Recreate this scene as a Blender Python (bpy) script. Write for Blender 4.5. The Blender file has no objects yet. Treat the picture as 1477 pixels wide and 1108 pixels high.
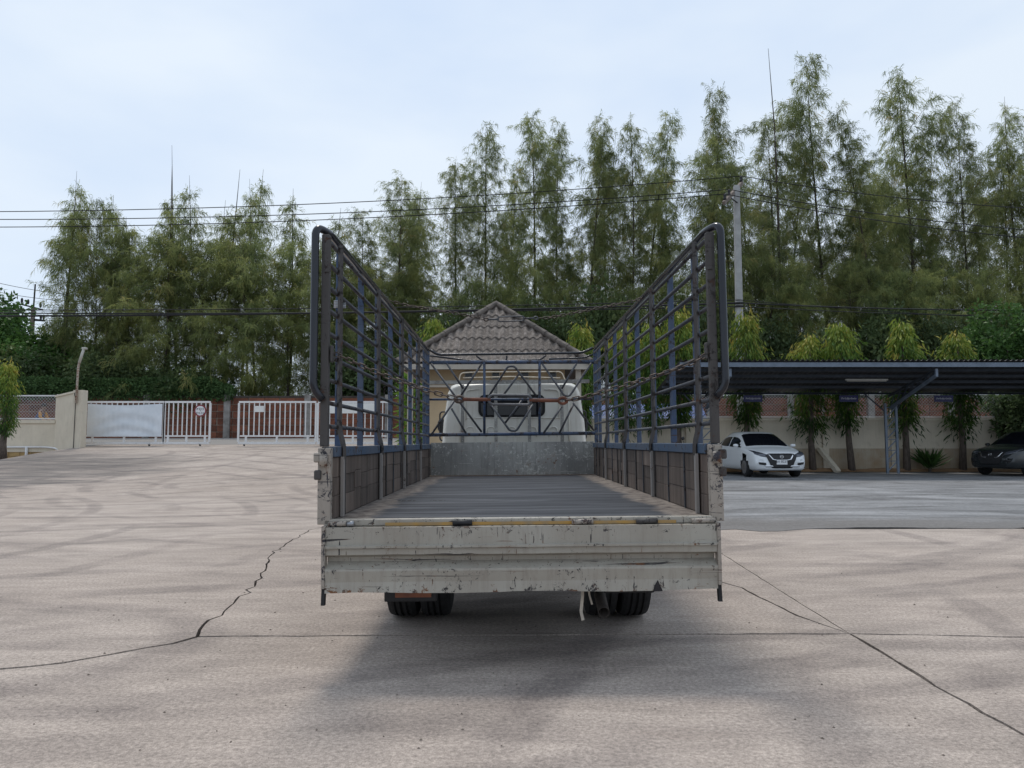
import bpy, bmesh, math, random
import numpy as np
from mathutils import Vector, Matrix
from mathutils.bvhtree import BVHTree
R = math.radians
random.seed(7)
scene = bpy.context.scene
C = scene.collection

# ------------------------------------------------------------------ camera
H = 1.17
FPX = 1100.0
PITCH = R(4.366)
cam_d = bpy.data.cameras.new('camera')
cam = bpy.data.objects.new('camera', cam_d)
C.objects.link(cam)
cam.location = (0, 0, H)
cam.rotation_euler = (R(90) + PITCH, 0, 0)
cam_d.sensor_width = 36.0
cam_d.lens = 36.0 * FPX / 1477.0
cam_d.clip_start = 0.05
cam_d.clip_end = 2000
scene.camera = cam

# ------------------------------------------------------------------ sky and sun (overcast, soft sun ahead and to the left)
SUN_EL, SUN_AZ = R(64), R(-15)          # azimuth measured from +Y towards +X
world = bpy.data.worlds.new('World')
scene.world = world
world.use_nodes = True
wn = world.node_tree.nodes
wl = world.node_tree.links
wn.clear()
w_out = wn.new('ShaderNodeOutputWorld')
w_bg = wn.new('ShaderNodeBackground')
w_bg.inputs['Strength'].default_value = 0.1
sky = wn.new('ShaderNodeTexSky')
sky.sky_type = 'NISHITA'
sky.sun_disc = False
sky.sun_elevation = SUN_EL
sky.sun_rotation = SUN_AZ
sky.dust_density = 2.0
w_co = wn.new('ShaderNodeTexCoord')
w_map = wn.new('ShaderNodeMapping')
w_map.inputs['Scale'].default_value = (1.0, 1.0, 2.6)
w_n = wn.new('ShaderNodeTexNoise')
w_n.inputs['Scale'].default_value = 1.7
w_n.inputs['Detail'].default_value = 5
w_n.inputs['Roughness'].default_value = 0.5
w_r = wn.new('ShaderNodeValToRGB')
w_r.color_ramp.elements[0].position = 0.36
w_r.color_ramp.elements[0].color = (4.9, 5.95, 7.5, 1)
w_r.color_ramp.elements[1].position = 0.64
w_r.color_ramp.elements[1].color = (6.45, 7.15, 7.9, 1)
w_mx = wn.new('ShaderNodeMixRGB')
w_mx.inputs['Fac'].default_value = 0.88
wl.new(w_co.outputs['Generated'], w_map.inputs['Vector'])
wl.new(w_map.outputs['Vector'], w_n.inputs['Vector'])
wl.new(w_n.outputs['Fac'], w_r.inputs['Fac'])
wl.new(sky.outputs['Color'], w_mx.inputs['Color1'])
wl.new(w_r.outputs['Color'], w_mx.inputs['Color2'])
wl.new(w_mx.outputs['Color'], w_bg.inputs['Color'])
wl.new(w_bg.outputs['Background'], w_out.inputs['Surface'])

sun_d = bpy.data.lights.new('sun', 'SUN')
sun_d.energy = 1.5
sun_d.angle = R(12)
sun_d.color = (1.0, 0.94, 0.86)
sun = bpy.data.objects.new('sun', sun_d)
C.objects.link(sun)
sdir = Vector((math.sin(SUN_AZ) * math.cos(SUN_EL), math.cos(SUN_AZ) * math.cos(SUN_EL), math.sin(SUN_EL)))
sun.rotation_euler = sdir.to_track_quat('Z', 'Y').to_euler()
sun.location = (0, 0, 40)

vs = scene.view_settings
vs.view_transform = 'Standard'
vs.look = 'None'
vs.gamma = 1.0
vs.exposure = 0.38
vs.use_curve_mapping = False

# ------------------------------------------------------------------ pixel helpers (photograph pixels -> world points)
CP, SP = math.cos(PITCH), math.sin(PITCH)
def ray(px, py):
    u = (px - 738.5) / FPX
    v = (554.0 - py) / FPX
    return Vector((u, CP - SP * v, SP + CP * v))
def at(px, py, Y):
    d = ray(px, py)
    t = Y / d.y
    return Vector((d.x * t, Y, H + d.z * t))
def ground(px, py, z=0.0):
    d = ray(px, py)
    t = (z - H) / d.z
    return Vector((d.x * t, d.y * t, z))

# ------------------------------------------------------------------ mesh helpers
class MB:
    def __init__(self):
        self.v, self.f = [], []
    def add(self, vs, fs):
        n = len(self.v)
        self.v += [tuple(p) for p in vs]
        self.f += [tuple(i + n for i in f) for f in fs]
        return self
    def box(self, c, s, rot=None):
        c = Vector(c)
        hx, hy, hz = s[0] / 2, s[1] / 2, s[2] / 2
        vs = [Vector((x, y, z)) for x in (-hx, hx) for y in (-hy, hy) for z in (-hz, hz)]
        if rot is not None:
            vs = [rot @ p for p in vs]
        return self.add([p + c for p in vs], [(0, 1, 3, 2), (4, 6, 7, 5), (0, 4, 5, 1), (2, 3, 7, 6), (0, 2, 6, 4), (1, 5, 7, 3)])
    def box2(self, a, b):
        return self.box([(a[i] + b[i]) / 2 for i in range(3)], [abs(b[i] - a[i]) for i in range(3)])
    def bar(self, p, q, w, h, up=(0, 0, 1)):
        p, q = Vector(p), Vector(q)
        d = (q - p).normalized()
        up = Vector(up)
        if abs(d.dot(up)) > 0.97:
            up = Vector((0, 1, 0))
        s = d.cross(up).normalized()
        t = s.cross(d).normalized()
        vs = []
        for e in (p, q):
            for a, b in ((-1, -1), (1, -1), (1, 1), (-1, 1)):
                vs.append(e + s * (a * w / 2) + t * (b * h / 2))
        return self.add(vs, [(3, 2, 1, 0), (4, 5, 6, 7), (0, 1, 5, 4), (1, 2, 6, 5), (2, 3, 7, 6), (3, 0, 4, 7)])
    def tube(self, pts, r, n=8, closed=False, cap=True):
        pts = [Vector(p) for p in pts]
        m = len(pts)
        rs = r if isinstance(r, (list, tuple)) else [r] * m
        vs, fs = [], []
        prev = None
        for i, p in enumerate(pts):
            if closed:
                d = pts[(i + 1) % m] - pts[i - 1]
            elif i == 0:
                d = pts[1] - pts[0]
            elif i == m - 1:
                d = pts[-1] - pts[-2]
            else:
                d = (pts[i + 1] - p).normalized() + (p - pts[i - 1]).normalized()
            d.normalize()
            if prev is None:
                a = Vector((0, 0, 1)) if abs(d.z) < 0.9 else Vector((1, 0, 0))
                u = d.cross(a).normalized()
            else:
                u = (prev - d * prev.dot(d))
                if u.length < 1e-6:
                    u = d.orthogonal()
                u.normalize()
            prev = u
            w = d.cross(u)
            for k in range(n):
                an = 2 * math.pi * k / n
                vs.append(p + (u * math.cos(an) + w * math.sin(an)) * rs[i])
        rng = m if closed else m - 1
        for i in range(rng):
            j = (i + 1) % m
            for k in range(n):
                fs.append((i * n + k, i * n + (k + 1) % n, j * n + (k + 1) % n, j * n + k))
        if cap and not closed:
            fs.append(tuple(range(n - 1, -1, -1)))
            fs.append(tuple((m - 1) * n + k for k in range(n)))
        return self.add(vs, fs)
    def cyl(self, p, q, r, n=16):
        return self.tube([p, q], r, n)
    def prism(self, poly, a, b, axis='x'):
        """poly: 2-D outline; extruded along axis from a to b."""
        n = len(poly)
        vs = []
        for e in (a, b):
            for (s, t) in poly:
                vs.append({'x': (e, s, t), 'y': (s, e, t), 'z': (s, t, e)}[axis])
        fs = [tuple(range(n)), tuple(range(2 * n - 1, n - 1, -1))]
        for i in range(n):
            j = (i + 1) % n
            fs.append((i, n + i, n + j, j))
        return self.add(vs, fs)
    def lathe(self, prof, n=24, axis='x', c=(0, 0, 0)):
        """prof: list of (axial, radius)."""
        vs, fs = [], []
        for (s, r) in prof:
            for k in range(n):
                a = 2 * math.pi * k / n
                p = {'x': (s, r * math.cos(a), r * math.sin(a)), 'y': (r * math.cos(a), s, r * math.sin(a)),
                     'z': (r * math.cos(a), r * math.sin(a), s)}[axis]
                vs.append((p[0] + c[0], p[1] + c[1], p[2] + c[2]))
        m = len(prof)
        for i in range(m - 1):
            for k in range(n):
                fs.append((i * n + k, i * n + (k + 1) % n, (i + 1) * n + (k + 1) % n, (i + 1) * n + k))
        fs.append(tuple(range(n)))
        fs.append(tuple((m - 1) * n + k for k in range(n - 1, -1, -1)))
        return self.add(vs, fs)
    def mesh(self, name, mat=None, smooth=False):
        me = bpy.data.meshes.new(name)
        me.from_pydata(self.v, [], self.f)
        bm = bmesh.new()
        bm.from_mesh(me)
        bmesh.ops.recalc_face_normals(bm, faces=bm.faces)
        bm.to_mesh(me)
        bm.free()
        if smooth:
            me.shade_smooth()
        if mat:
            me.materials.append(mat)
        return me
    def build(self, name, mat, parent=None, smooth=False, bevel=0.0, loc=None):
        o = bpy.data.objects.new(name, self.mesh(name, mat, smooth))
        C.objects.link(o)
        if parent is not None:
            o.parent = parent
        if loc is not None:
            o.location = loc
        if bevel:
            b = o.modifiers.new('bevel', 'BEVEL')
            b.width = bevel
            b.segments = 2
            b.limit_method = 'ANGLE'
        return o

def fillet(pts, rad, n=6):
    """round the inner corners of a polyline"""
    pts = [Vector(p) for p in pts]
    out = [pts[0]]
    for i in range(1, len(pts) - 1):
        a, b, c = pts[i - 1], pts[i], pts[i + 1]
        d1, d2 = (a - b), (c - b)
        l = min(rad, d1.length * .49, d2.length * .49)
        p, q = b + d1.normalized() * l, b + d2.normalized() * l
        for k in range(n + 1):
            t = k / n
            out.append(p * (1 - t) ** 2 + b * (2 * t * (1 - t)) + q * t * t)
    out.append(pts[-1])
    return out
def link_mesh(name, me, parent=None, loc=(0, 0, 0), rot=None, scale=None):
    o = bpy.data.objects.new(name, me)
    C.objects.link(o)
    o.parent = parent
    o.location = loc
    if rot is not None:
        o.rotation_euler = rot
    if scale is not None:
        o.scale = scale
    return o
def tag(o, label, cat, group=None):
    o['label'] = label
    o['category'] = cat
    if group:
        o['group'] = group
    return o
def thing(name, label, cat, loc=(0, 0, 0), rot=(0, 0, 0), group=None):
    o = bpy.data.objects.new(name, None)
    o.empty_display_size = 0.2
    C.objects.link(o)
    o.location = loc
    o.rotation_euler = rot
    return tag(o, label, cat, group)
def struct(o):
    o['kind'] = 'structure'
    return o
def copy_tree(o, parent=None):
    c = o.copy()
    C.objects.link(c)
    c.parent = parent
    for ch in list(o.children):
        copy_tree(ch, c)
    return c
def smoothstep(a, b, x):
    t = max(0.0, min(1.0, (x - a) / (b - a)))
    return t * t * (3 - 2 * t)

# ------------------------------------------------------------------ materials
class NT:
    def __init__(self, name):
        self.m = bpy.data.materials.new(name)
        self.m.use_nodes = True
        self.t = self.m.node_tree
        self.n = self.t.nodes
        self.b = self.n['Principled BSDF']
        self.co = self.n.new('ShaderNodeTexCoord')
    def l(self, a, b):
        self.t.links.new(a, b)
    def mapped(self, scale=(1, 1, 1), rot=(0, 0, 0), loc=(0, 0, 0), src='Object'):
        mp = self.n.new('ShaderNodeMapping')
        mp.inputs['Scale'].default_value = scale
        mp.inputs['Rotation'].default_value = rot
        mp.inputs['Location'].default_value = loc
        self.l(self.co.outputs[src], mp.inputs['Vector'])
        return mp.outputs['Vector']
    def noise(self, scale, detail=4, rough=.55, vec=None, dist=0.0):
        t = self.n.new('ShaderNodeTexNoise')
        t.inputs['Scale'].default_value = scale
        t.inputs['Detail'].default_value = detail
        t.inputs['Roughness'].default_value = rough
        t.inputs['Distortion'].default_value = dist
        self.l(vec if vec is not None else self.co.outputs['Object'], t.inputs['Vector'])
        return t.outputs['Fac']
    def voro(self, scale, vec=None, feature='F1'):
        t = self.n.new('ShaderNodeTexVoronoi')
        t.feature = feature
        t.inputs['Scale'].default_value = scale
        self.l(vec if vec is not None else self.co.outputs['Object'], t.inputs['Vector'])
        return t.outputs['Distance']
    def ramp(self, fac, stops):
        r = self.n.new('ShaderNodeValToRGB')
        els = r.color_ramp.elements
        while len(els) < len(stops):
            els.new(0.5)
        for e, (p, c) in zip(els, stops):
            e.position = p
            e.color = (c, c, c, 1) if isinstance(c, (int, float)) else (c[0], c[1], c[2], 1)
        self.l(fac, r.inputs['Fac'])
        return r.outputs['Color']
    def mix(self, fac, a, b, mode='MIX'):
        m = self.n.new('ShaderNodeMixRGB')
        m.blend_type = mode
        for k, v in (('Fac', fac), ('Color1', a), ('Color2', b)):
            if isinstance(v, (int, float)):
                m.inputs[k].default_value = v if k == 'Fac' else (v, v, v, 1)
            elif isinstance(v, (tuple, list)):
                m.inputs[k].default_value = (v[0], v[1], v[2], 1)
            else:
                self.l(v, m.inputs[k])
        return m.outputs['Color']
    def math(self, op, a, b=0.0, clamp=False):
        m = self.n.new('ShaderNodeMath')
        m.operation = op
        m.use_clamp = clamp
        for i, v in enumerate((a, b)):
            if isinstance(v, (int, float)):
                m.inputs[i].default_value = v
            else:
                self.l(v, m.inputs[i])
        return m.outputs[0]
    def sep(self, vec):
        s = self.n.new('ShaderNodeSeparateXYZ')
        self.l(vec, s.inputs[0])
        return s.outputs
    def rnd(self):
        return self.n.new('ShaderNodeObjectInfo').outputs['Random']
    def color(self, v):
        if isinstance(v, (tuple, list)):
            self.b.inputs['Base Color'].default_value = (v[0], v[1], v[2], 1)
        else:
            self.l(v, self.b.inputs['Base Color'])
    def rough(self, v):
        if isinstance(v, (int, float)):
            self.b.inputs['Roughness'].default_value = v
        else:
            self.l(v, self.b.inputs['Roughness'])
    def metal(self, v):
        self.b.inputs['Metallic'].default_value = v
    def spec(self, v):
        self.b.inputs['Specular IOR Level'].default_value = v
    def bump(self, h, strength=.3, dist=.01):
        b = self.n.new('ShaderNodeBump')
        b.inputs['Strength'].default_value = strength
        b.inputs['Distance'].default_value = dist
        self.l(h, b.inputs['Height'])
        self.l(b.outputs['Normal'], self.b.inputs['Normal'])

def simple(name, c1, c2=None, scale=6, rough=.6, metal=0, bump=0, detail=5, spec=.4, vary=0.0, stretch=None):
    t = NT(name)
    if c2 is None:
        c2 = tuple(x * .82 for x in c1)
    vec = t.mapped(stretch) if stretch else None
    n = t.noise(scale, detail, .6, vec)
    col = t.ramp(n, [(.32, c2), (.68, c1)])
    if vary:
        col = t.mix(1.0, col, t.ramp(t.rnd(), [(0, 1 - vary), (1, 1 + vary)]), 'MULTIPLY')
    t.color(col)
    t.rough(rough)
    t.metal(metal)
    t.spec(spec)
    if bump:
        t.bump(n, bump, .01)
    return t.m

def mat_concrete():
    t = NT('concrete')
    big = t.noise(.25, 6, .62)
    base = t.ramp(big, [(.3, (.375, .313, .268)), (.72, (.475, .408, .357))])
    blot = t.noise(1.3, 6, .66, t.mapped((.6, 1.2, 1)), .4)
    base = t.mix(.42, base, t.ramp(blot, [(.32, .62), (.68, 1.22)]), 'MULTIPLY')
    st = t.noise(1.0, 7, .7, t.mapped((1.0, 4.2, 1), (0, 0, R(6))), 1.6)              # broom marks and scuffs
    base = t.mix(.36, base, t.ramp(st, [(.34, .55), (.66, 1.25)]), 'MULTIPLY')
    # curved tyre tracks of vehicles turning in the yard
    for (cx, cy, per, w, th) in ((-7.5, 19, 1.9, .50, .93), (-14, 26, 1.5, .44, .93), (-3, 4.5, 2.2, .42, .95), (3.5, 21, 1.7, .38, .94), (-20, 9, 1.3, .44, .92), (7, -3, 1.6, .30, .95), (-1, 14, 1.2, .40, .94)):
        wv = t.n.new('ShaderNodeTexWave')
        wv.wave_type = 'RINGS'
        wv.rings_direction = 'Z'
        wv.inputs['Scale'].default_value = 1 / (3.14 * per)
        wv.inputs['Distortion'].default_value = 4.0
        wv.inputs['Detail'].default_value = 2
        wv.inputs['Detail Scale'].default_value = .12
        t.l(t.mapped((1, 1.15, 1), loc=(-cx, -cy * 1.15, 0)), wv.inputs['Vector'])
        msk = t.ramp(t.noise(.38, 3, .5, t.mapped((1, 1, 1), loc=(cx * 3.1, cy, 0))), [(.46, 0), (.60, 1)])
        fade = t.math('MULTIPLY', t.ramp(wv.outputs['Fac'], [(th - .05, 0), (th + .04, 1)]), msk)
        fade = t.math('MULTIPLY', fade, t.ramp(t.noise(5, 5, .7), [(.3, .35), (.65, 1)]))
        base = t.mix(t.math('MULTIPLY', fade, w), base, (.12, .10, .095))
    fine = t.noise(48, 4, .75)
    base = t.mix(.75, base, t.ramp(fine, [(.34, .50), (.66, 1.36)]), 'MULTIPLY')
    vfine = t.noise(170, 2, .7)
    base = t.mix(.4, base, t.ramp(vfine, [(.35, .5), (.65, 1.45)]), 'MULTIPLY')
    spk = t.voro(30)
    base = t.mix(t.math('MULTIPLY', t.ramp(spk, [(.05, 1), (.13, 0)]), t.ramp(t.noise(2.2, 3), [(.50, 0), (.62, .7)])), base, (.12, .10, .09))
    # damp and oily patches
    pat = t.ramp(t.noise(.75, 6, .68, t.mapped((.45, 1.5, 1), loc=(3.1, 1.7, 0))), [(.61, 0), (.68, 1)])
    base = t.mix(t.math('MULTIPLY', pat, .30), base, (.19, .145, .12))
    # old dark asphalt overlay towards the wall at the lower end of the driveway
    xyz = t.sep(t.co.outputs['Object'])
    wob = t.math('SUBTRACT', t.noise(.5, 5, .65, t.mapped((.4, 1.5, 1))), .5)
    ex = t.math('ADD', t.math('MULTIPLY', t.math('ADD', xyz[0], 16.0), 1 / 7.0), t.math('MULTIPLY', wob, .9))
    ey = t.math('ADD', t.math('MULTIPLY', t.math('ADD', xyz[1], -22.5), 1 / 5.5), t.math('MULTIPLY', wob, -1.6))
    rr = t.math('ADD', t.math('MULTIPLY', ex, ex), t.math('MULTIPLY', ey, ey))
    ov = t.ramp(rr, [(.40, 1), (.95, 0)])
    ov = t.math('MULTIPLY', ov, t.ramp(t.noise(1, 6, .7, t.mapped((.5, 3.5, 1))), [(.35, .35), (.6, 1)]))
    base = t.mix(t.math('MULTIPLY', ov, .85), base, (.085, .080, .078))
    t.color(base)
    t.rough(.88)
    t.spec(.25)
    t.bump(t.math('ADD', t.math('MULTIPLY', fine, .7), t.math('MULTIPLY', st, .4)), .5, .012)
    return t.m
def mat_asphalt():
    t = NT('asphalt')
    st = t.noise(1.0, 8, .72, t.mapped((.30, .8, 1)), 1.2)
    base = t.ramp(st, [(.36, (.085, .084, .084)), (.47, (.17, .17, .172)), (.66, (.30, .30, .305))])
    st2 = t.noise(1.0, 7, .75, t.mapped((.8, 2.2, 1)), .6)
    base = t.mix(.5, base, t.ramp(st2, [(.3, .6), (.7, 1.3)]), 'MULTIPLY')
    xyz = t.sep(t.co.outputs['Object'])
    edge = t.math('ADD', xyz[1], t.math('MULTIPLY', t.noise(.35, 5, .6, t.mapped((1, 2.2, 1))), -3.2))
    base = t.mix(t.ramp(t.math('MULTIPLY', t.math('ADD', edge, -8.6), .25), [(.24, .8), (.50, 0)]), base, (.13, .118, .108))
    base = t.mix(.5, base, t.ramp(t.noise(16, 6, .8), [(.36, .45), (.64, 1.45)]), 'MULTIPLY')
    t.color(base)
    t.rough(t.ramp(st2, [(.35, .5), (.65, .85)]))
    t.bump(t.noise(40, 4, .7), .5, .012)
    return t.m
def worn_paint(name, paint, under=(.035, .033, .04), amount=.60, rust=(.16, .07, .03), rustamt=.3, dirt=(.22, .18, .15), dirtamt=.45, metal=0, rough=.5, cs=9):
    t = NT(name)
    n0 = t.noise(1.6, 5, .6)
    col = t.mix(t.math('MULTIPLY', t.ramp(n0, [(.35, 0), (.75, 1)]), dirtamt), paint, dirt)
    dr = t.noise(1.0, 5, .7, t.mapped((22, 22, 1.6)))
    col = t.mix(t.math('MULTIPLY', t.ramp(dr, [(.5, 0), (.72, 1)]), dirtamt * .8), col, dirt)
    rst = t.ramp(t.noise(3.2, 6, .7), [(.62, 0), (.72, 1)])
    col = t.mix(t.math('MULTIPLY', rst, rustamt * .8), col, rust)
    pt = t.n.new('ShaderNodeNewGeometry').outputs['Pointiness']
    edge = t.ramp(pt, [(.52, 0), (.60, 1)])
    msk = t.ramp(t.noise(2.6, 4, .6), [(.38, 0), (.66, 1)])
    cn = t.math('ADD', t.noise(cs * 1.8, 8, .78, dist=.6), t.math('ADD', t.math('MULTIPLY', msk, .07), t.math('MULTIPLY', edge, .075)))
    chips = t.ramp(cn, [(amount + .097, 0), (amount + .109, 1)])
    sc1 = t.ramp(t.noise(1.0, 6, .65, t.mapped((1.6, 1.6, 60), (R(6), R(9), 0)), .6), [(amount + .09, 0), (amount + .105, 1)])
    sc2 = t.ramp(t.noise(1.0, 5, .6, t.mapped((70, 70, 5), (R(3), R(-12), 0)), .5), [(amount + .10, 0), (amount + .115, 1)])
    ch = t.math('MAXIMUM', chips, t.math('MAXIMUM', sc1, sc2))
    col = t.mix(ch, col, t.mix(t.ramp(t.noise(9, 3), [(.52, 0), (.66, 1)]), under, rust))
    t.color(col)
    t.rough(t.mix(ch, rough, .85))
    t.metal(metal)
    t.bump(t.math('SUBTRACT', 1.0, ch), .25, .003)
    return t.m

M = {}
M['concrete'] = mat_concrete()
M['asphalt'] = mat_asphalt()
M['soil'] = simple('soil', (.06, .05, .042), (.03, .026, .022), 4, .95, bump=.4)
M['forest_floor'] = simple('forest_floor', (.10, .09, .05), (.05, .06, .025), .8, .95, bump=.3)
M['road'] = simple('road', (.30, .28, .26), (.2, .19, .18), .5, .9, bump=.2, stretch=(.3, 1.6, 1))
M['white_worn'] = worn_paint('worn_cream_paint', (.375, .35, .298), under=(.04, .036, .036), amount=.547, dirt=(.19, .155, .125), dirtamt=.6, rustamt=.2, cs=15)
M['white_worn_ends'] = worn_paint('worn_white_rust', (.33, .29, .245), amount=.535, rustamt=.9, rust=(.17, .075, .03), cs=16)
M['galv'] = worn_paint('galvanised_plate', (.36, .35, .32), under=(.50, .49, .45), amount=.55, rustamt=.25, dirtamt=.85, dirt=(.13, .125, .12), rough=.55, metal=.25, cs=14)
M['blue_steel'] = worn_paint('worn_blue_steel', (.030, .062, .135), under=(.03, .025, .025), amount=.545, rust=(.075, .042, .028), rustamt=.7, dirt=(.085, .098, .118), dirtamt=.8, rough=.5, cs=7)
M['rail_steel'] = worn_paint('dusty_rail_steel', (.05, .055, .066), under=(.03, .022, .02), amount=.57, rust=(.07, .038, .026), rustamt=.6, dirt=(.115, .112, .112), dirtamt=.6, rough=.45, metal=.2, cs=8)
M['brown_steel'] = worn_paint('brown_steel', (.044, .038, .035), under=(.018, .015, .014), amount=.56, rust=(.085, .04, .024), rustamt=.6, dirt=(.078, .072, .069), dirtamt=.6, rough=.6)
M['stake_low'] = worn_paint('greyed_stake', (.27, .25, .235), under=(.08, .06, .05), amount=.6, rustamt=.5, dirtamt=.6)
M['dark_tube'] = worn_paint('dark_tube', (.016, .018, .024), under=(.05, .042, .038), amount=.64, rust=(.05, .032, .026), rustamt=.5, dirt=(.045, .045, .05), dirtamt=.4, rough=.22, metal=.3)
M['bluecap'] = worn_paint('blue_cap_rail', (.042, .082, .145), under=(.04, .032, .028), amount=.56, rust=(.10, .055, .035), rustamt=.8, dirt=(.115, .112, .115), dirtamt=.6, cs=6)
def mat_plank():
    t = NT('weathered_plank')
    g = t.noise(1.0, 6, .65, t.mapped((20, 20, 1.5)), .6)
    col = t.ramp(g, [(.28, (.058, .040, .031)), (.55, (.145, .108, .086)), (.78, (.235, .19, .16))])
    col = t.mix(.7, col, t.ramp(t.noise(2.2, 4), [(.3, .6), (.7, 1.25)]), 'MULTIPLY')
    col = t.mix(1.0, col, t.ramp(t.rnd(), [(0, .62), (1, 1.22)]), 'MULTIPLY')
    t.color(col)
    t.rough(.85)
    t.bump(g, .4, .006)
    return t.m
M['plank'] = mat_plank()
def mat_floor():
    t = NT('bed_floor')
    st = t.noise(1.0, 7, .68, t.mapped((1.1, 9, 1)), .5)
    col = t.ramp(st, [(.30, (.014, .016, .021)), (.5, (.034, .038, .047)), (.70, (.085, .088, .098))])
    st2 = t.noise(1.0, 5, .6, t.mapped((.6, 26, 1)))
    col = t.mix(.4, col, t.ramp(st2, [(.35, .6), (.65, 1.4)]), 'MULTIPLY')
    xyz = t.sep(t.co.outputs['Object'])
    ax = t.math('ABSOLUTE', xyz[0])
    e = t.math('ADD', ax, t.math('MULTIPLY', t.noise(2.2, 6, .7), .34))
    dust = t.ramp(e, [(.93, 0), (1.04, 1)])
    col = t.mix(t.math('MULTIPLY', dust, .85), col, t.ramp(t.noise(14, 5, .7), [(.35, (.06, .045, .038)), (.6, (.26, .225, .195))]))
    fr = t.math('ADD', xyz[1], t.math('MULTIPLY', t.noise(3, 4), .22))
    col = t.mix(t.ramp(t.math('MULTIPLY', fr, .1), [(.516, 0), (.527, 1)]), col, (.17, .105, .07))
    t.color(col)
    t.spec(.22)
    t.rough(t.ramp(st, [(.3, .75), (.75, .55)]))
    t.metal(.15)
    t.bump(st2, .25, .006)
    return t.m
M['bed'] = mat_floor()
M['chain'] = simple('rusty_chain', (.10, .078, .066), (.045, .03, .024), 30, .5, .5, .2)
M['rust'] = simple('red_rust', (.16, .055, .03), (.07, .032, .022), 18, .7, .2, .2)
M['steel'] = simple('bright_steel', (.36, .37, .39), (.2, .2, .21), 14, .35, .8)
M['darkmetal'] = simple('dark_metal', (.03, .03, .032), (.016, .016, .017), 9, .6, .3)
M['rubber'] = simple('rubber', (.024, .024, .025), (.012, .012, .012), 18, .8, bump=.3)
M['cabwhite'] = worn_paint('cab_white', (.70, .69, .63), amount=.70, dirt=(.44, .40, .33), dirtamt=.6, rustamt=.12, rough=.38)
M['glass'] = simple('dark_glass', (.008, .009, .013), (.005, .006, .009), 2, .09, spec=.35)
M['orange'] = simple('orange_lens', (.26, .085, .035), (.16, .05, .025), 20, .3)
M['yellow'] = simple('yellow_strip', (.46, .25, .04), (.27, .20, .12), 9, .5)
M['strap'] = simple('cream_strap', (.58, .52, .43), (.38, .33, .27), 14, .8)
M['beige'] = worn_paint('beige_render', (.68, .61, .49), under=(.42, .36, .28), amount=.68, rust=(.34, .27, .19), rustamt=.28, dirt=(.40, .35, .27), dirtamt=.35, rough=.9, cs=3)
M['beige_low'] = worn_paint('stained_plinth', (.46, .40, .31), under=(.3, .22, .14), amount=.66, rust=(.33, .20, .10), rustamt=.75, dirt=(.34, .23, .13), dirtamt=.8, rough=.9, cs=3)
M['orange_stone'] = simple('ochre_block', (.44, .30, .13), (.30, .20, .09), 5, .9, bump=.3, vary=.15)
def mat_brick():
    t = NT('terracotta_block')
    g = t.noise(3.5, 5, .65)
    col = t.ramp(g, [(.3, (.105, .038, .022)), (.7, (.25, .088, .048))])
    col = t.mix(1.0, col, t.ramp(t.rnd(), [(0, .62), (1, 1.25)]), 'MULTIPLY')
    xyz = t.sep(t.co.outputs['Object'])
    col = t.mix(.4, col, t.ramp(t.noise(1.0, 2, .5, t.mapped((1, 1, 34))), [(.4, .6), (.6, 1.25)]), 'MULTIPLY')
    t.color(col)
    t.rough(.9)
    t.bump(g, .3, .01)
    return t.m
M['brick'] = mat_brick()
M['mortar'] = simple('mortar', (.36, .29, .235), (.25, .19, .15), 4, .95, bump=.3)
M['pillar_grey'] = simple('grey_pillar', (.34, .32, .30), (.17, .155, .14), 3, .9, bump=.3)
M['gatewhite'] = worn_paint('gate_white', (.74, .74, .74), amount=.72, rustamt=.25, dirtamt=.2, rough=.4)
M['tarp'] = simple('white_tarp', (.72, .76, .80), (.60, .65, .70), 2.5, .45, bump=.2)
M['board'] = simple('white_board', (.74, .75, .73), (.66, .67, .65), 3, .5)
def mat_tile():
    t = NT('roof_tile')
    g = t.noise(9, 6, .7)
    col = t.ramp(g, [(.3, (.062, .051, .043)), (.5, (.155, .130, .112)), (.72, (.285, .25, .225))])
    sp = t.noise(38, 4, .7)
    col = t.mix(.55, col, t.ramp(sp, [(.35, .5), (.66, 1.45)]), 'MULTIPLY')
    col = t.mix(1.0, col, t.ramp(t.rnd(), [(0, .8), (1, 1.15)]), 'MULTIPLY')
    t.color(col)
    t.rough(.9)
    t.bump(sp, .3, .01)
    return t.m
M['tile'] = mat_tile()
M['ridge'] = simple('ridge_cap', (.17, .145, .125), (.075, .065, .058), 6, .9, bump=.3)
M['fascia'] = simple('pale_fascia', (.42, .39, .34), (.30, .28, .24), 3, .8)
M['wood_dark'] = simple('dark_soffit', (.07, .055, .045), (.04, .032, .027), 5, .9)
M['sheet'] = simple('metal_sheet', (.10, .10, .105), (.06, .06, .064), 2.2, .5, .35)
M['blue_grey'] = simple('blue_grey_beam', (.17, .205, .26), (.12, .15, .19), 3, .5, .2)
M['carport_steel'] = simple('carport_steel', (.06, .072, .09), (.035, .044, .058), 4, .55, .2)
M['lamp'] = simple('lamp_tube', (.52, .50, .45), (.44, .42, .37), 5, .3)
M['pole'] = simple('pole_concrete', (.42, .42, .41), (.30, .30, .29), 3, .9, bump=.2)
M['pole_wood'] = simple('weathered_arm', (.26, .22, .19), (.14, .11, .09), 6, .9)
M['black'] = simple('black_plastic', (.018, .018, .02), (.012, .012, .013), 10, .5)
M['wire'] = simple('black_wire', (.02, .02, .022), (.013, .013, .014), 3, .7)
M['sign_blue'] = simple('sign_blue', (.018, .022, .11), (.012, .015, .08), 5, .4)
M['sign_white'] = simple('sign_white', (.75, .75, .76), (.66, .67, .68), 5, .4)
M['sign_red'] = simple('sign_red', (.24, .04, .05), (.17, .03, .04), 5, .45)
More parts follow.
